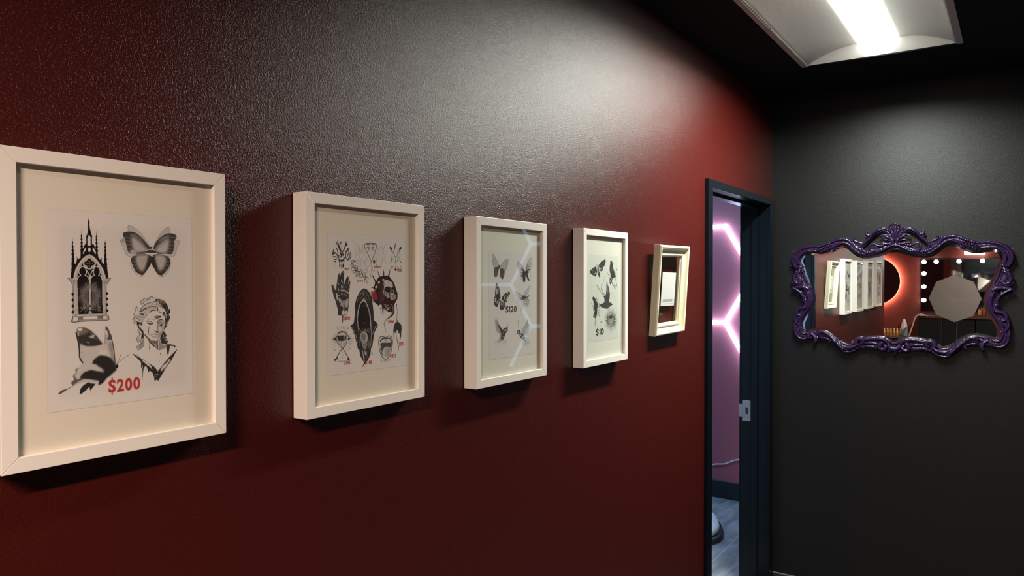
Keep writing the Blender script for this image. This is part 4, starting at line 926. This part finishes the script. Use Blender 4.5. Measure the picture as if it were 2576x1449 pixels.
A.f('1090,1730 1120,1750 1040,1880 960,2000 880,2050 860,2030 900,1930 1000,1840', .82, 1, 8); A.S('1050,1780 1000,1840/960,1980 900,2040', 26, .2, soft=8); A.S('700,2140 820,2130/730,2190 770,2160', 12, .35, soft=3)
sh = A.build(pics[1]); price('$200', 272.5, 950.5, 352.3, 984, M['redink'], sh, .035)

# ============ sheet 2: hand, coffin, spiked skull, eye, mouth and small marks
B = Sheet(.934, 1.1435, 1.471, 1.736, 2100)
B.crop(820, 590, 7.626)
B.S('190,140 240,230 270,320 300,400/225,125 240,200 260,260 300,330/290,140 260,220 275,260/385,140 370,210 340,290 300,360 290,430/410,190 380,210 350,260/190,250 220,300 230,380 250,440/145,290 130,380 180,350 200,380', 21.75, .06)
B.S('345,300 360,250 400,170/420,260 395,330 375,390 390,460 430,485 470,440 480,410/440,340 400,430/465,340 455,420 430,450/120,380 160,340 210,390/140,420 190,430 200,470/150,470 190,480/155,515 185,520/270,430 330,380 340,450/250,480 300,490 350,470', 18.85, .06)
B.S('250,510 265,540 262,620/300,520 300,650/345,500 335,560 325,620/215,390 240,470 290,510 340,490 350,440/280,280 290,320/300,330 340,370/260,400 300,360 320,400/370,330 410,300/425,270 430,320', 21.75, .06); B.e(265, 595, 14, 34, .05); B.e(328, 600, 16, 34, .05); B.S('180,540 165,640/360,540 375,620/450,500 440,590/290,170 295,260', 4, .5)
B.S('765,168 930,168 978,212 868,520 728,212 765,168', 14, .08, sm=0); B.S('730,215 868,520/975,215 868,520', 10, .1)
for i, y in enumerate((190, 215, 240, 268, 296)): B.S('%d,%d 840,%d/870,%d %d,%d' % (765+i*10, y, y, y, 940-i*10, y), 13-i, .1)
B.S('760,310 850,320 940,300/840,340 850,400 865,380', 6, .4); B.S('868,520 868,640 850,820/868,520 790,640 740,560 790,430/868,560 900,700 930,690/770,700 790,640/920,480 960,560 960,600/790,690 785,740', 7, .15); B.e(918, 520, 22, 44, .15); B.S('770,500 800,470 790,600/820,480 830,560', 6, .4)
B.S('510,95 560,180 640,270 635,400 660,560 665,680/1160,160 1110,250 1050,330 1060,480 1040,600/590,160 640,260 620,350/710,190 680,300 690,420 670,520/1010,240 1020,400 1010,520/580,370 570,440 640,500/1130,400 1080,470 1060,560/1130,430 1140,520 1120,640/720,200 735,400 700,560/985,280 960,420 980,560', 4.5, .42)
B.hatch(560, 180, 760, 640, 70, 90, 82, 4, .5, 21, .25); B.hatch(930, 220, 1130, 600, 70, 90, 98, 4, .5, 22, .25); B.hatch(590, 470, 680, 620, 40, 14, 30, 4, .45, 23, 1)
B.S('1325,155 1318,230 1310,320/1325,170 1340,260/1225,240 1250,290 1270,380/1440,245 1410,300 1400,370/1255,395 1255,470 1240,530 1190,548/1420,395 1410,470 1430,530 1480,550/1290,370 1330,440 1330,470/1390,370 1350,430/1270,310 1310,390/1400,290 1350,380/1330,470 1332,560/1300,500 1310,560/1370,470 1360,530', 16.2, .1, taper=2)
B.e(1240, 262, 20, 34, .05, 1, 0, -25); B.e(1420, 266, 20, 34, .05, 1, 0, 25); B.e(1332, 672, 22, 24, .05); B.S('1332,580 1332,660/1255,600 1245,650/1285,590 1270,640/1300,610 1305,655/1360,600 1375,640/1415,580 1435,640/1390,640 1395,660/1320,200 1300,300/1380,450 1400,430/1265,450 1290,480', 13.5, .1, taper=2)
B.S('480,500 500,560 470,590 490,640/495,490 560,500 520,540/500,560 540,600 560,580/510,620 480,660/530,590 550,660 620,640/510,700 560,680 600,720/530,740 570,700 610,700/570,720 590,790 630,760/600,700 680,720 640,800/640,770 700,740 690,820/680,720 690,680/700,760 720,820/720,790 815,845/760,720 740,860 735,925/800,790 750,860/760,830 790,935/590,640 620,720', 12, .08)
B.hatch(480, 500, 600, 700, 26, 50, 45, 11, .1, 31, .8); B.hatch(570, 640, 760, 820, 34, 50, 45, 10, .1, 32, .8)
# eye over crossed bones, mouth, dripping mark, scrawls (lower half)
B.crop(820, 760, 7.626)
B.hatch(190, 455, 430, 515, 90, 20, 50, 4.5, .3, 41, 1.3); B.hatch(200, 515, 420, 560, 34, 34, 80, 4, .35, 42, .6)
for i in range(30):
    th = rad(150+i*8.4); r = 150 if i % 2 else 175
    if 235 < math.degrees(th) % 360 < 305: continue
    B.s_([(315+118*math.cos(th), 720-105*math.sin(th)*-1 if False else 720+118*math.sin(th-math.pi)*-1), (315+r*1.25*math.cos(th), 720+r*math.sin(th))], 6, .25)
B.f('140,705 215,655 250,570 310,548 380,570 425,650 470,690 420,730 400,720 380,790 320,880 310,880 240,800 200,735', .8); B.S('140,705 210,650 250,575 305,552 320,560 380,575 425,655 470,690/140,705 200,735/470,690 415,725', 13, .06)
B.f('140,705 190,680 200,735', .05); B.f('425,680 470,690 415,728', .05); B.S('205,690 240,600 310,570 370,590 405,680 400,740 360,830 318,890/205,690 220,770 270,840 318,890', 14, .06)
B.f('225,650 310,632 385,650 380,720 310,740 240,735', .05, 1, 0, 1); B.S('345,700 335,670 365,665 372,690 355,705', 8, .8); B.e(270, 728, 8, 10, .85); B.S('235,745 310,752 390,740', 8, .7); B.hatch(240, 760, 390, 850, 30, 60, 80, 6, .3, 43, .3); B.f('290,790 330,790 315,860', .85)
B.S('315,880 260,960 200,1060/320,880 380,980 440,1080', 17, .06); B.f('155,1085 200,1070 220,1050 240,1080 195,1100 170,1140', .05); B.f('420,1060 470,1110 430,1115 400,1085', .05); B.S('320,930 320,1080/290,1040 295,1080/345,1030 335,1060/255,900 255,960/375,900 385,1030', 5, .35); B.hatch(150, 840, 240, 920, 8, 60, 130, 6, .3, 44, .3); B.hatch(400, 780, 480, 900, 10, 60, 50, 6, .3, 45, .3)
B.S('215,1105 260,1140/240,1100 225,1140/265,1125 300,1130 290,1140/310,1125 340,1130/345,1120 400,1110 390,1135', 8, .2)
B.f('1008,800 1015,700 1060,655 1130,665 1160,670 1210,642 1262,670 1278,760 1250,900 1215,1040 1140,1092 1070,1050 1020,920', .85, 1, 0, 1)
B.S('1008,800 1012,700 1060,652 1110,665 1150,672 1200,643 1258,670 1276,760/1008,800 1025,920 1075,1050 1145,1090 1215,1040 1255,900 1276,760', 15, .06); B.S('1040,740 1090,695 1150,690 1220,690 1258,740', 26, .1)
B.f('1030,790 1080,770 1150,775 1268,765 1255,840 1240,880 1180,850 1140,850 1080,950 1050,900', .1, 1, 2); B.f('1090,900 1130,850 1140,1050 1100,1010', .75, 1, 4); B.S('1145,690 1145,1040', 9, .08); B.f('1160,870 1240,890 1200,1030 1160,1060', .55, 1, 4); B.hatch(1160, 870, 1240, 1040, 26, 40, 110, 5, .2, 46, .5); B.S('1040,890 1080,1010', 20, .08); B.S('1035,800 1060,920 1110,1050', 7, .8)
B.S('1045,1090 1050,1140/1060,1100 1080,1140 1100,1110/1110,1105 1120,1140/1130,1110 1140,1140/1150,1130 1165,1105 1180,1140/1190,1100 1200,1130/1205,1110 1235,1100/1225,1085 1235,1120', 8, .2)
B.f('1355,320 1385,375 1440,430 1450,520 1440,560 1438,650 1408,765 1420,650 1410,600 1380,585 1375,540 1350,530 1345,620 1370,740 1390,850 1388,950 1378,850 1355,720 1335,560 1322,620 1318,560 1305,600 1300,650 1312,745 1295,680 1287,540 1300,440 1340,370', .05, 1, 2); B.S('1355,330 1358,240 1370,170 1355,110 1345,20', 9, .1); B.e(1350, 60, 9, 28, .15); B.S('1370,170 1350,200 1368,230', 6, .3); B.f('1350,340 1366,370 1352,385', .8)
B.S('870,940 865,1000/880,990 900,975 895,995/870,965 880,955', 7, .2)
# hand
B.crop(825, 675, 10.35)
HP = '85,420 105,412 150,455 190,540 212,600 218,480 240,300 268,160 300,115 325,130 322,190 350,90 395,60 425,90 412,260 400,520 430,370 475,250 515,205 548,225 520,400 505,470 540,340 555,305 580,340 565,520 545,640 548,860 530,1010 505,1200 490,1218 262,1222 258,1080 200,860 150,720 120,600 105,520'
B.f(HP, .06, 1, 1.5)
B.S('140,470 185,560/300,150 322,190/400,90 410,130/250,320 262,400/262,380 285,430/260,460 275,560 290,600/350,280 345,350/345,420 350,520/375,340 372,400/375,450 380,520/520,230 535,240/465,380 478,390/455,470 465,500/555,430 560,460/530,520 540,560', 20, .82, soft=3, taper=2)
B.f('200,620 240,650 262,800 258,860 215,760', .8, 1, 5); B.f('320,560 400,540 460,570 540,620 530,660 420,590 350,600', .82, 1, 5); B.f('270,760 330,800 390,900 380,1000 330,960 290,860', .75, 1, 6); B.f('385,830 425,840 425,1080 400,1090', .8, 1, 3); B.f('440,830 530,780 535,900 500,1020 440,1000', .72, 1, 5); B.S('265,690 300,715/480,700 492,730/330,650 380,670/430,670 470,690', 16, .75, soft=3); B.e(400, 1150, 44, 60, .85, 1, 3); B.e(475, 1148, 34, 55, .85, 1, 3)
B.hatch(280, 800, 400, 1050, 34, 60, 75, 8, .06, 51, .4); B.hatch(430, 800, 540, 1020, 26, 60, 85, 7, .06, 52, .3); B.hatch(310, 540, 540, 660, 30, 60, 20, 7, .06, 53, .5); B.S('435,820 430,1080/440,1090 442,1200/300,640 400,700 500,700/470,560 480,640', 9, .06)
B.f('350,1215 405,1215 400,1320 380,1410 365,1430 352,1410 368,1320', .1, 1, 2); B.S('385,1230 390,1320', 10, .7)
# coffin
B.crop(870, 710, 6.586)
B.f('295,95 345,115 400,180 435,260 440,350 455,480 462,630 500,655 532,705 470,830 435,1060 415,1090 405,1190 370,1270 330,1340 300,1360 278,1400 268,1398 300,1330 240,1220 215,1100 200,1110 150,900 110,790 70,725 130,670 150,500 145,380 175,260 235,140', .04, 1, 1)
B.f('290,262 300,262 330,310 370,400 410,560 412,700 395,790 400,620 370,460 330,345 290,312 245,350 215,450 195,600 205,740 230,800 195,740 182,600 195,460 230,350 270,290', .62, 1, 1.5)
B.f('290,318 330,350 375,470 400,620 380,760 340,790 240,790 205,720 195,600 215,450 250,350', .015, 1, 2)
B.S('250,190 210,250 180,340/330,190 370,240 400,330/265,230 230,290/320,240 350,290/295,130 260,160 225,210/300,135 340,160 390,230', 5, .55); B.e(293, 190, 16, 34, .4); B.e(293, 190, 8, 22, .05); B.S('275,390 320,388/285,672 300,665 315,675', 7, .5); B.S('90,735 130,800 170,900 190,1000/505,700 460,790 440,860/205,760 215,900 218,1050/410,620 420,800 412,1000 405,1060', 8, .68); B.S('380,760 350,800 300,790/220,760 250,800/395,740 430,830', 5, .5)
B.hatch(230, 770, 400, 820, 26, 26, 60, 4, .6, 61, .8)
B.e(300, 910, 62, 100, .62, 1, 2, -4); B.e(290, 905, 40, 68, .2); B.hatch(250, 830, 350, 1000, 70, 24, 50, 5, .62, 62, 1.2); B.f('250,960 350,980 345,1060 310,1130 290,1100 262,1020', .5, .8, 3); B.hatch(255, 970, 400, 1120, 90, 22, 60, 5, .1, 63, 1.2); B.hatch(340, 900, 400, 1100, 34, 24, 60, 4, .5, 64, 1)
B.f('310,1140 335,1150 338,1200 322,1210 312,1180', .8, 1, 2); B.S('275,1130 285,1200 300,1300', 14, .75); B.S('340,1130 350,1200 330,1290/300,1210 315,1320', 5, .5)
# spiked skull
B.crop(925, 670, 11.15)
B.f('108,210 150,270 215,390 225,430 270,340 310,300 285,180 240,70 300,170 345,285 430,262 432,160 440,75 455,160 460,255 540,255 560,262 600,130 650,10 618,130 600,280 680,380 740,480 790,640 830,760 828,900 770,1010 740,1060 745,1280 700,1380 560,1480 560,1449 640,1360 680,1290 600,1280 500,1230 440,1180 430,1340 412,1350 400,1180 380,1060 310,1080 300,1110 240,1050 150,980 130,900 165,640 170,560 200,470 195,420 130,290', (.045, .018, .020), 1, 2)
B.f('80,575 130,570 175,600 160,620 110,600', .06, 1, 1); B.e(310, 445, 28, 45, .85, 1, 2, 5); B.e(430, 375, 32, 28, .85, 1, 2, -30); B.f('215,550 265,540 262,590 230,612 205,590', .85, 1, 3, 1)
B.f('440,460 470,390 540,370 590,400 680,460 700,560 745,600 700,580 650,590 620,570 560,570 480,600 455,640 450,560', .8, 1, 4, 1)
B.f('415,690 450,640 470,700 540,730 600,740 620,850 560,890 500,830 440,770', .68, 1, 6); B.f('620,740 700,600 730,640 725,780 790,780 780,900 700,940 640,930 620,860', .66, 1, 5)
B.e(545, 640, 76, 82, .02, 1, 2, 8); B.e(705, 620, 36, 44, .02, 1, 2); B.S('628,545 645,620 632,700 640,760', 26, .8, soft=3); B.f('670,640 720,700 700,760 650,740', .03, 1, 2); B.S('570,380 595,440 585,540', 14, .08); B.hatch(470, 740, 620, 900, 40, 60, 70, 9, .06, 71, .5); B.hatch(630, 780, 790, 940, 50, 50, 80, 10, .06, 72, .4); B.S('600,740 620,860/640,620 620,740', 12, .05); B.hatch(480, 420, 580, 540, 10, 30, 0, 6, .5, 73)
B.hatch(400, 460, 470, 1000, 40, 150, 86, 8, (.22, .08, .10), 74, .15); B.hatch(320, 480, 400, 1000, 36, 170, 88, 8, (.16, .05, .07), 75, .12); B.e(190, 830, 74, 130, (.40, .05, .06), 1, 6, -12); B.S('120,720 160,780 150,850 200,900/200,700 240,760 230,860 190,930/170,760 210,830 180,870/140,880 190,950 240,920/90,740 140,700', 13, (.12, .015, .02)); B.S('180,650 190,700/200,640 200,690', 12, .6)
B.S('640,1040 690,1120 705,1240 660,1340 560,1420/470,1060 520,1140 600,1150', 14, .55, soft=3); B.e(555, 1195, 26, 26, .75, 1, 4); B.hatch(460, 1060, 660, 1230, 26, 50, 50, 8, .5, 76, .6); B.S('400,1070 418,1180 425,1340/340,1170 370,1190/360,1290 390,1310/345,1180 380,1200', 18, .06); B.S('450,1180 470,1310/530,1240 545,1290', 9, .4)
B.crop(820, 760, 7.626); B.S('1290,60 1290,170 1250,260 1170,320 1120,380 1112,440 1140,520 1145,570 1132,585', 22, .06, taper=1); B.S('1250,180 1240,250 1150,330 1118,400', 7, .6)
sh = B.build(pics[2])
for t, *b in (('1385', 865.9, 673.3, 877.9, 680), ('$180', 940, 667.4, 957, 674.8), ('1308', 999, 675.9, 1010.2, 683.3), ('$150', 897.4, 702.8, 912.4, 709.5), ('1300', 865.2, 796, 880.3, 804.8), ('9046', 976, 805.2, 990.5, 812), ('2215', 1003.6, 860.3, 1014.7, 869), ('1322', 983.9, 891, 996.4, 898.5), ('$155', 865.9, 907.5, 881, 917.5), ('$110', 918.3, 907.3, 935.4, 916.3), ('21', 932.8, 733, 938, 742)):
    price(t, *b, M['redink'], sh, .03)

# ============ sheet 3: four butterflies and two birds
C_ = Sheet(1.436, 1.638, 1.4545, 1.7165, 1500, (.71, .655, .645))
C_.crop(1225, 635, 9.664)
W1 = '125,60 145,48 190,110 240,200 280,300 300,330 270,350 180,350 150,300 135,180'; W2 = '315,340 400,230 480,165 515,180 500,290 465,400 430,435 380,400 330,370'
for w_ in (W1, W2): C_.f(w_, .62, .8, 1); C_.hatch(125, 50, 515, 430, 130, 45, 60, 7, .12, 81, .6, clip=P_(w_))
C_.S('125,60 145,48 190,110 240,200 280,300/125,60 135,180 150,300 180,350/315,340 400,230 480,165 515,180 500,290 465,400 430,435', 10, .15)
C_.f('165,370 200,350 290,350 290,400 250,580 215,600 175,590 160,480', .1, 1, 3); C_.f('310,380 340,370 430,420 425,530 400,620 372,660 350,620 310,590 305,480', .1, 1, 3); C_.hatch(165, 350, 430, 600, 50, 60, 80, 6, .5, 82, .4, a=.7); C_.f('292,400 305,470 300,600 262,590 270,480', 1, 1, 3); C_.e(295, 345, 16, 45, .05, 1, 2); C_.S('300,300 320,230/285,300 275,230', 4, .35)
for w_ in ('728,240 760,232 830,290 890,390 930,460 900,520 820,520 760,420', '930,460 960,300 1000,200 1058,130 1078,220 1060,380 1040,460 960,500'):
    C_.f(w_, .8, 1, 1); C_.s_(w_+' '+w_.split()[0], 9, .18)
C_.hatch(740, 250, 900, 480, 50, 110, 52, 7, .15, 83, .12, clip=P_('750,240 830,290 920,440 800,470')); C_.hatch(930, 200, 1060, 460, 60, 110, 112, 8, .15, 84, .15, clip=P_('930,460 960,300 1000,220 1040,260 1000,420 960,500'))
C_.f('870,400 930,470 1000,400 1050,400 980,470 1045,460 980,510 1000,600 1030,670 1010,695 980,660 935,530 925,700 895,735 870,700 860,600 810,560 870,520 810,480 880,480 820,390', .04, 1, 4); C_.S('800,500 850,640 880,720/1060,480 1050,620 1020,690', 7, .25); C_.hatch(810, 500, 870, 680, 16, 60, 70, 6, .3, 85, .3)
C_.f('215,735 240,735 290,840 320,1000 330,1100 300,1140 230,1080 190,1040 205,880', .05, 1, 2); C_.f('225,860 250,900 255,1000 215,1020', .7, 1, 4); C_.f('230,780 260,820 285,900 290,1000 265,900', .55, .9, 5)
C_.f('350,1100 430,1000 530,950 560,965 545,1040 500,1110 475,1200 430,1210 360,1150', .05, 1, 2); C_.f('470,990 530,980 490,1010', .75, 1, 3); C_.f('420,1060 460,1030 440,1130 410,1140', .6, 1, 5); C_.f('490,1060 530,1030 470,1170 450,1180', .72, 1, 3)
C_.f('170,1090 210,1060 310,1130 290,1220 255,1320 215,1325 180,1270 165,1180', .05, 1, 2); C_.f('190,1100 225,1110 215,1220 190,1200', .68, 1, 5); C_.f('240,1170 290,1180 260,1260 230,1240', .5, .8, 6)
C_.f('305,1160 440,1220 450,1290 400,1380 350,1402 315,1370 305,1260', .05, 1, 2); C_.hatch(320, 1190, 440, 1370, 40, 60, 70, 8, .6, 86, .4, clip=P_('325,1190 420,1230 430,1300 380,1360 330,1350')); C_.s_('290,1130 370,1190', 8, .7)
C_.f('660,945 700,940 790,1000 850,1090 760,1190 720,1120', .7, .8, 3); C_.hatch(670, 950, 860, 1190, 50, 60, 40, 5, .35, 87, .5, clip=P_('660,945 700,940 790,1000 850,1090 760,1190 720,1120')); C_.f('770,1210 870,1140 888,1250 860,1380 820,1420', .8, .9, 4)
C_.f('1030,790 1035,830 1000,1000 930,1060 900,1060 920,950 980,860', .5, .6, 6); C_.f('900,1130 1000,1120 1030,1180 1000,1300 950,1312 910,1200', .62, .8, 3); C_.hatch(900, 1120, 1020, 1300, 40, 50, 60, 5, .25, 88, .6)
C_.f('840,1060 900,1060 960,1080 1030,1030 1020,1070 950,1110 900,1140 860,1140', .06, 1, 3); C_.hatch(790, 1030, 970, 1160, 40, 90, 20, 7, .1, 89, .8); C_.S('740,1195 790,1170 860,1130/740,1195 790,1290 820,1350 828,1430/905,920 915,990 900,1060/760,960 810,1020 860,1070/905,1140 920,1240 955,1312/888,1150 885,1280 860,1380', 9, .15); C_.e(985, 1305, 10, 10, .15)
C_.crop(1225, 780, 11.146)
C_.f('245,210 290,300 330,400 430,540 500,600 540,590 520,660 440,850 410,840 390,760 340,780 380,690 270,600 230,420 220,300', .4, .75, 12); C_.f('270,250 300,340 340,420 400,500 450,570 420,700 400,650 350,540 300,420', .05, .95, 8)
C_.f('430,590 480,560 560,590 520,650 480,760 440,850 400,800 400,700', .06, 1, 3); C_.f('440,540 480,500 560,480 590,460 575,520 580,585 540,590 490,600', .06, 1, 2); C_.e(515, 560, 34, 22, .8, 1, 4); C_.S('455,620 470,680/440,720 460,740/385,780 410,820', 18, .75, soft=4); C_.hatch(460, 500, 560, 600, 10, 30, 20, 6, .5, 91)
C_.S('390,750 300,850 200,940/400,790 320,880 235,990/400,800 330,900 270,1005/400,820 370,920 350,980', 17, .1, taper=1); C_.f('470,530 600,360 610,380 560,480', .5, .45, 9); C_.f('430,800 560,830 520,980 440,960', .5, .35, 20); C_.hatch(380, 620, 440, 780, 18, 60, 70, 7, .08, 92)
C_.f('1145,240 1140,330 1200,420 1150,700 1030,720 960,680 940,620 1000,560 1070,440', .42, .6, 14); C_.s_('1130,270 1090,400 1020,500 950,600', 24, .08, soft=8, taper=1); C_.hatch(980, 380, 1160, 680, 34, 130, 125, 6, .25, 93, .2, a=.7)
C_.f('900,670 960,640 1020,690 1030,740 1100,880 1060,860 980,800 920,770', .14, 1, 4); C_.S('930,690 960,720/980,760 1010,740', 28, .7, soft=6); C_.e(885, 610, 48, 58, .05, 1, 2, 30); C_.e(880, 612, 18, 34, .85, 1, 3, 30); C_.e(862, 652, 20, 14, .05)
C_.f('855,280 880,285 900,540 880,540', .4, .7, 7); C_.S('1030,740 1110,800 1200,850/1040,760 1090,880 1110,900/1020,740 1150,790 1210,830/1050,800 1180,960/1000,800 1010,1000/1040,820 1080,980', 14, .15, a=.8, soft=3, taper=1); C_.f('980,800 1080,860 1200,860 1180,960 1050,1000 960,930', .5, .45, 20)
sh = C_.build(pics[3]); price('$120', 1272, 768, 1299.4, 787, M['blackink'], sh, .02)

# ============ sheet 4: insects, swallow, spiky burst
D_ = Sheet(1.936, 2.1345, 1.4625, 1.7225, 1400, (.66, .655, .60))
D_.crop(1475, 640, 13.18)
D_.f('395,380 430,310 520,220 630,150 640,240 610,350 560,430 550,500 520,550 490,570 450,540 440,460', .07, 1, 1.5); D_.f('325,395 260,420 170,490 118,550 125,610 180,670 240,700 290,735 330,700 355,600 350,500', .07, 1, 1.5)
D_.f('375,600 450,560 450,680 440,800 420,750 385,680', .08, 1, 1); D_.f('360,400 400,400 430,540 400,620 360,600', .15); D_.S('400,420 460,470 500,490 550,430/470,490 480,530/250,670 290,630 350,620/280,590 300,640/370,520 350,600/420,520 410,600/350,430 330,480', 16, .7, soft=3); D_.S('340,340 370,400/375,280 370,400/330,350 360,380', 9, .1); D_.S('555,250 565,290/480,370 500,400/200,540 250,560', 10, .4, soft=3)
D_.f('785,215 800,205 840,220 860,270 870,350 885,450 920,560 945,680 960,700 975,730 960,755 920,770 880,780 830,900 820,930 800,1010 770,960 760,880 780,780 800,740 790,640 765,520 770,400 785,300', .07, 1, 1.5); D_.S('820,430 830,520/860,480 850,560', 12, .35, soft=4); D_.S('780,690 780,740/830,770 840,840/760,830 800,870/780,880 810,930', 18, .62, soft=3); D_.hatch(750, 760, 860, 940, 24, 40, 60, 8, .3, 95)
D_.S('870,290 900,315/880,310 890,290', 12, .1); D_.S('690,610 730,680 755,760 770,860/1000,480 975,600 950,700/945,770 980,900 1000,1040', 20, .08); D_.s_('990,950 1005,1035', 28, .08); D_.S('830,900 870,990 930,1060 970,1110', 42, .1, taper=1); D_.hatch(880, 1000, 980, 1160, 16, 90, 55, 7, .2, 96, .15); D_.S('1000,480 1005,520', 24, .12)
D_.f('665,890 680,920 740,1100 775,1300 770,1449 740,1560 820,1610 880,1650 760,1740 700,1800 600,1790 480,1730 420,1660 540,1620 600,1570 590,1449 560,1380 640,1350 655,1200 660,1000', .08, 1, 2); D_.f('665,890 700,1000 720,1200 690,1300 660,1200', .35, .7, 18)
D_.S('345,1020 400,1120 500,1260 600,1420/490,1060 520,1180 580,1300 640,1400', 24, .08); D_.S('345,1015 365,1050', 26, .2); D_.S('490,1060 560,920 620,790/600,720 610,780 640,700/620,790 570,860', 11, .4, soft=3); D_.S('500,1070 560,930 625,770', 8, .3); D_.S('850,1300 920,1400 980,1500/820,1260 830,1310', 9, .45, soft=4); D_.f('310,1240 350,1150 360,1300', .8, .5, 14)
D_.crop(1475, 740, 12.08)
D_.f('210,72 245,90 300,190 345,280 360,360 330,400 330,480 320,620 300,700 285,760 265,720 220,710 205,690 215,620 250,520 245,440 230,380 215,230 182,130 190,85', .06, 1, 1.5); D_.S('290,30 290,90 320,160 350,230 358,310/155,270 190,350 240,430/205,430 215,500/240,440 250,470/395,265 385,340 360,430/350,520 380,600 400,690', 22, .08); D_.S('285,730 268,800 262,960', 24, .1); D_.hatch(330, 360, 415, 560, 46, 40, 70, 7, .25, 97, .6); D_.S('350,480 400,500/350,400 380,380/360,540 410,560', 12, .6); D_.S('265,640 250,680', 26, .3, soft=8); D_.S('340,600 330,680', 18, .5, soft=8)
D_.e(452, 842, 34, 18, .3, 1, 5, -30); D_.f('300,800 350,860 340,960 300,1000', .8, .4, 20)
r_ = np.random.default_rng(9)
for i in range(86):
    th = 2*math.pi*i/86+r_.normal()*.03; l = r_.uniform(.82, 1.05); ca, sa = math.cos(th), math.sin(th)
    D_.s_([(738+95*ca, 770+150*sa), (740+205*ca*l, 775+(425 if sa > 0 else 430)*sa*l*.98)], 20 if i % 3 else 27, .16 if -.7 < sa < .8 else .32, a=.9, taper=1)
D_.e(735, 770, 100, 200, .12, .8, 24); D_.f('690,760 800,720 800,880 740,1010 690,940 665,860', .45, .9, 6); D_.hatch(670, 760, 800, 980, 60, 60, 80, 8, .72, 98, .35, clip=P_('690,760 800,720 800,880 740,1010 690,940 665,860')); D_.hatch(670, 760, 800, 980, 26, 60, 75, 7, .1, 99, .35)
D_.e(735, 690, 56, 50, .08, 1, 3); D_.e(728, 610, 34, 30, .78, 1, 4); D_.e(730, 608, 12, 10, .1); D_.e(680, 650, 18, 18, .8, 1, 3)
sh = D_.build(pics[4]); price('$10', 1499, 825.3, 1518.8, 844, M['blackink'], sh, .035)
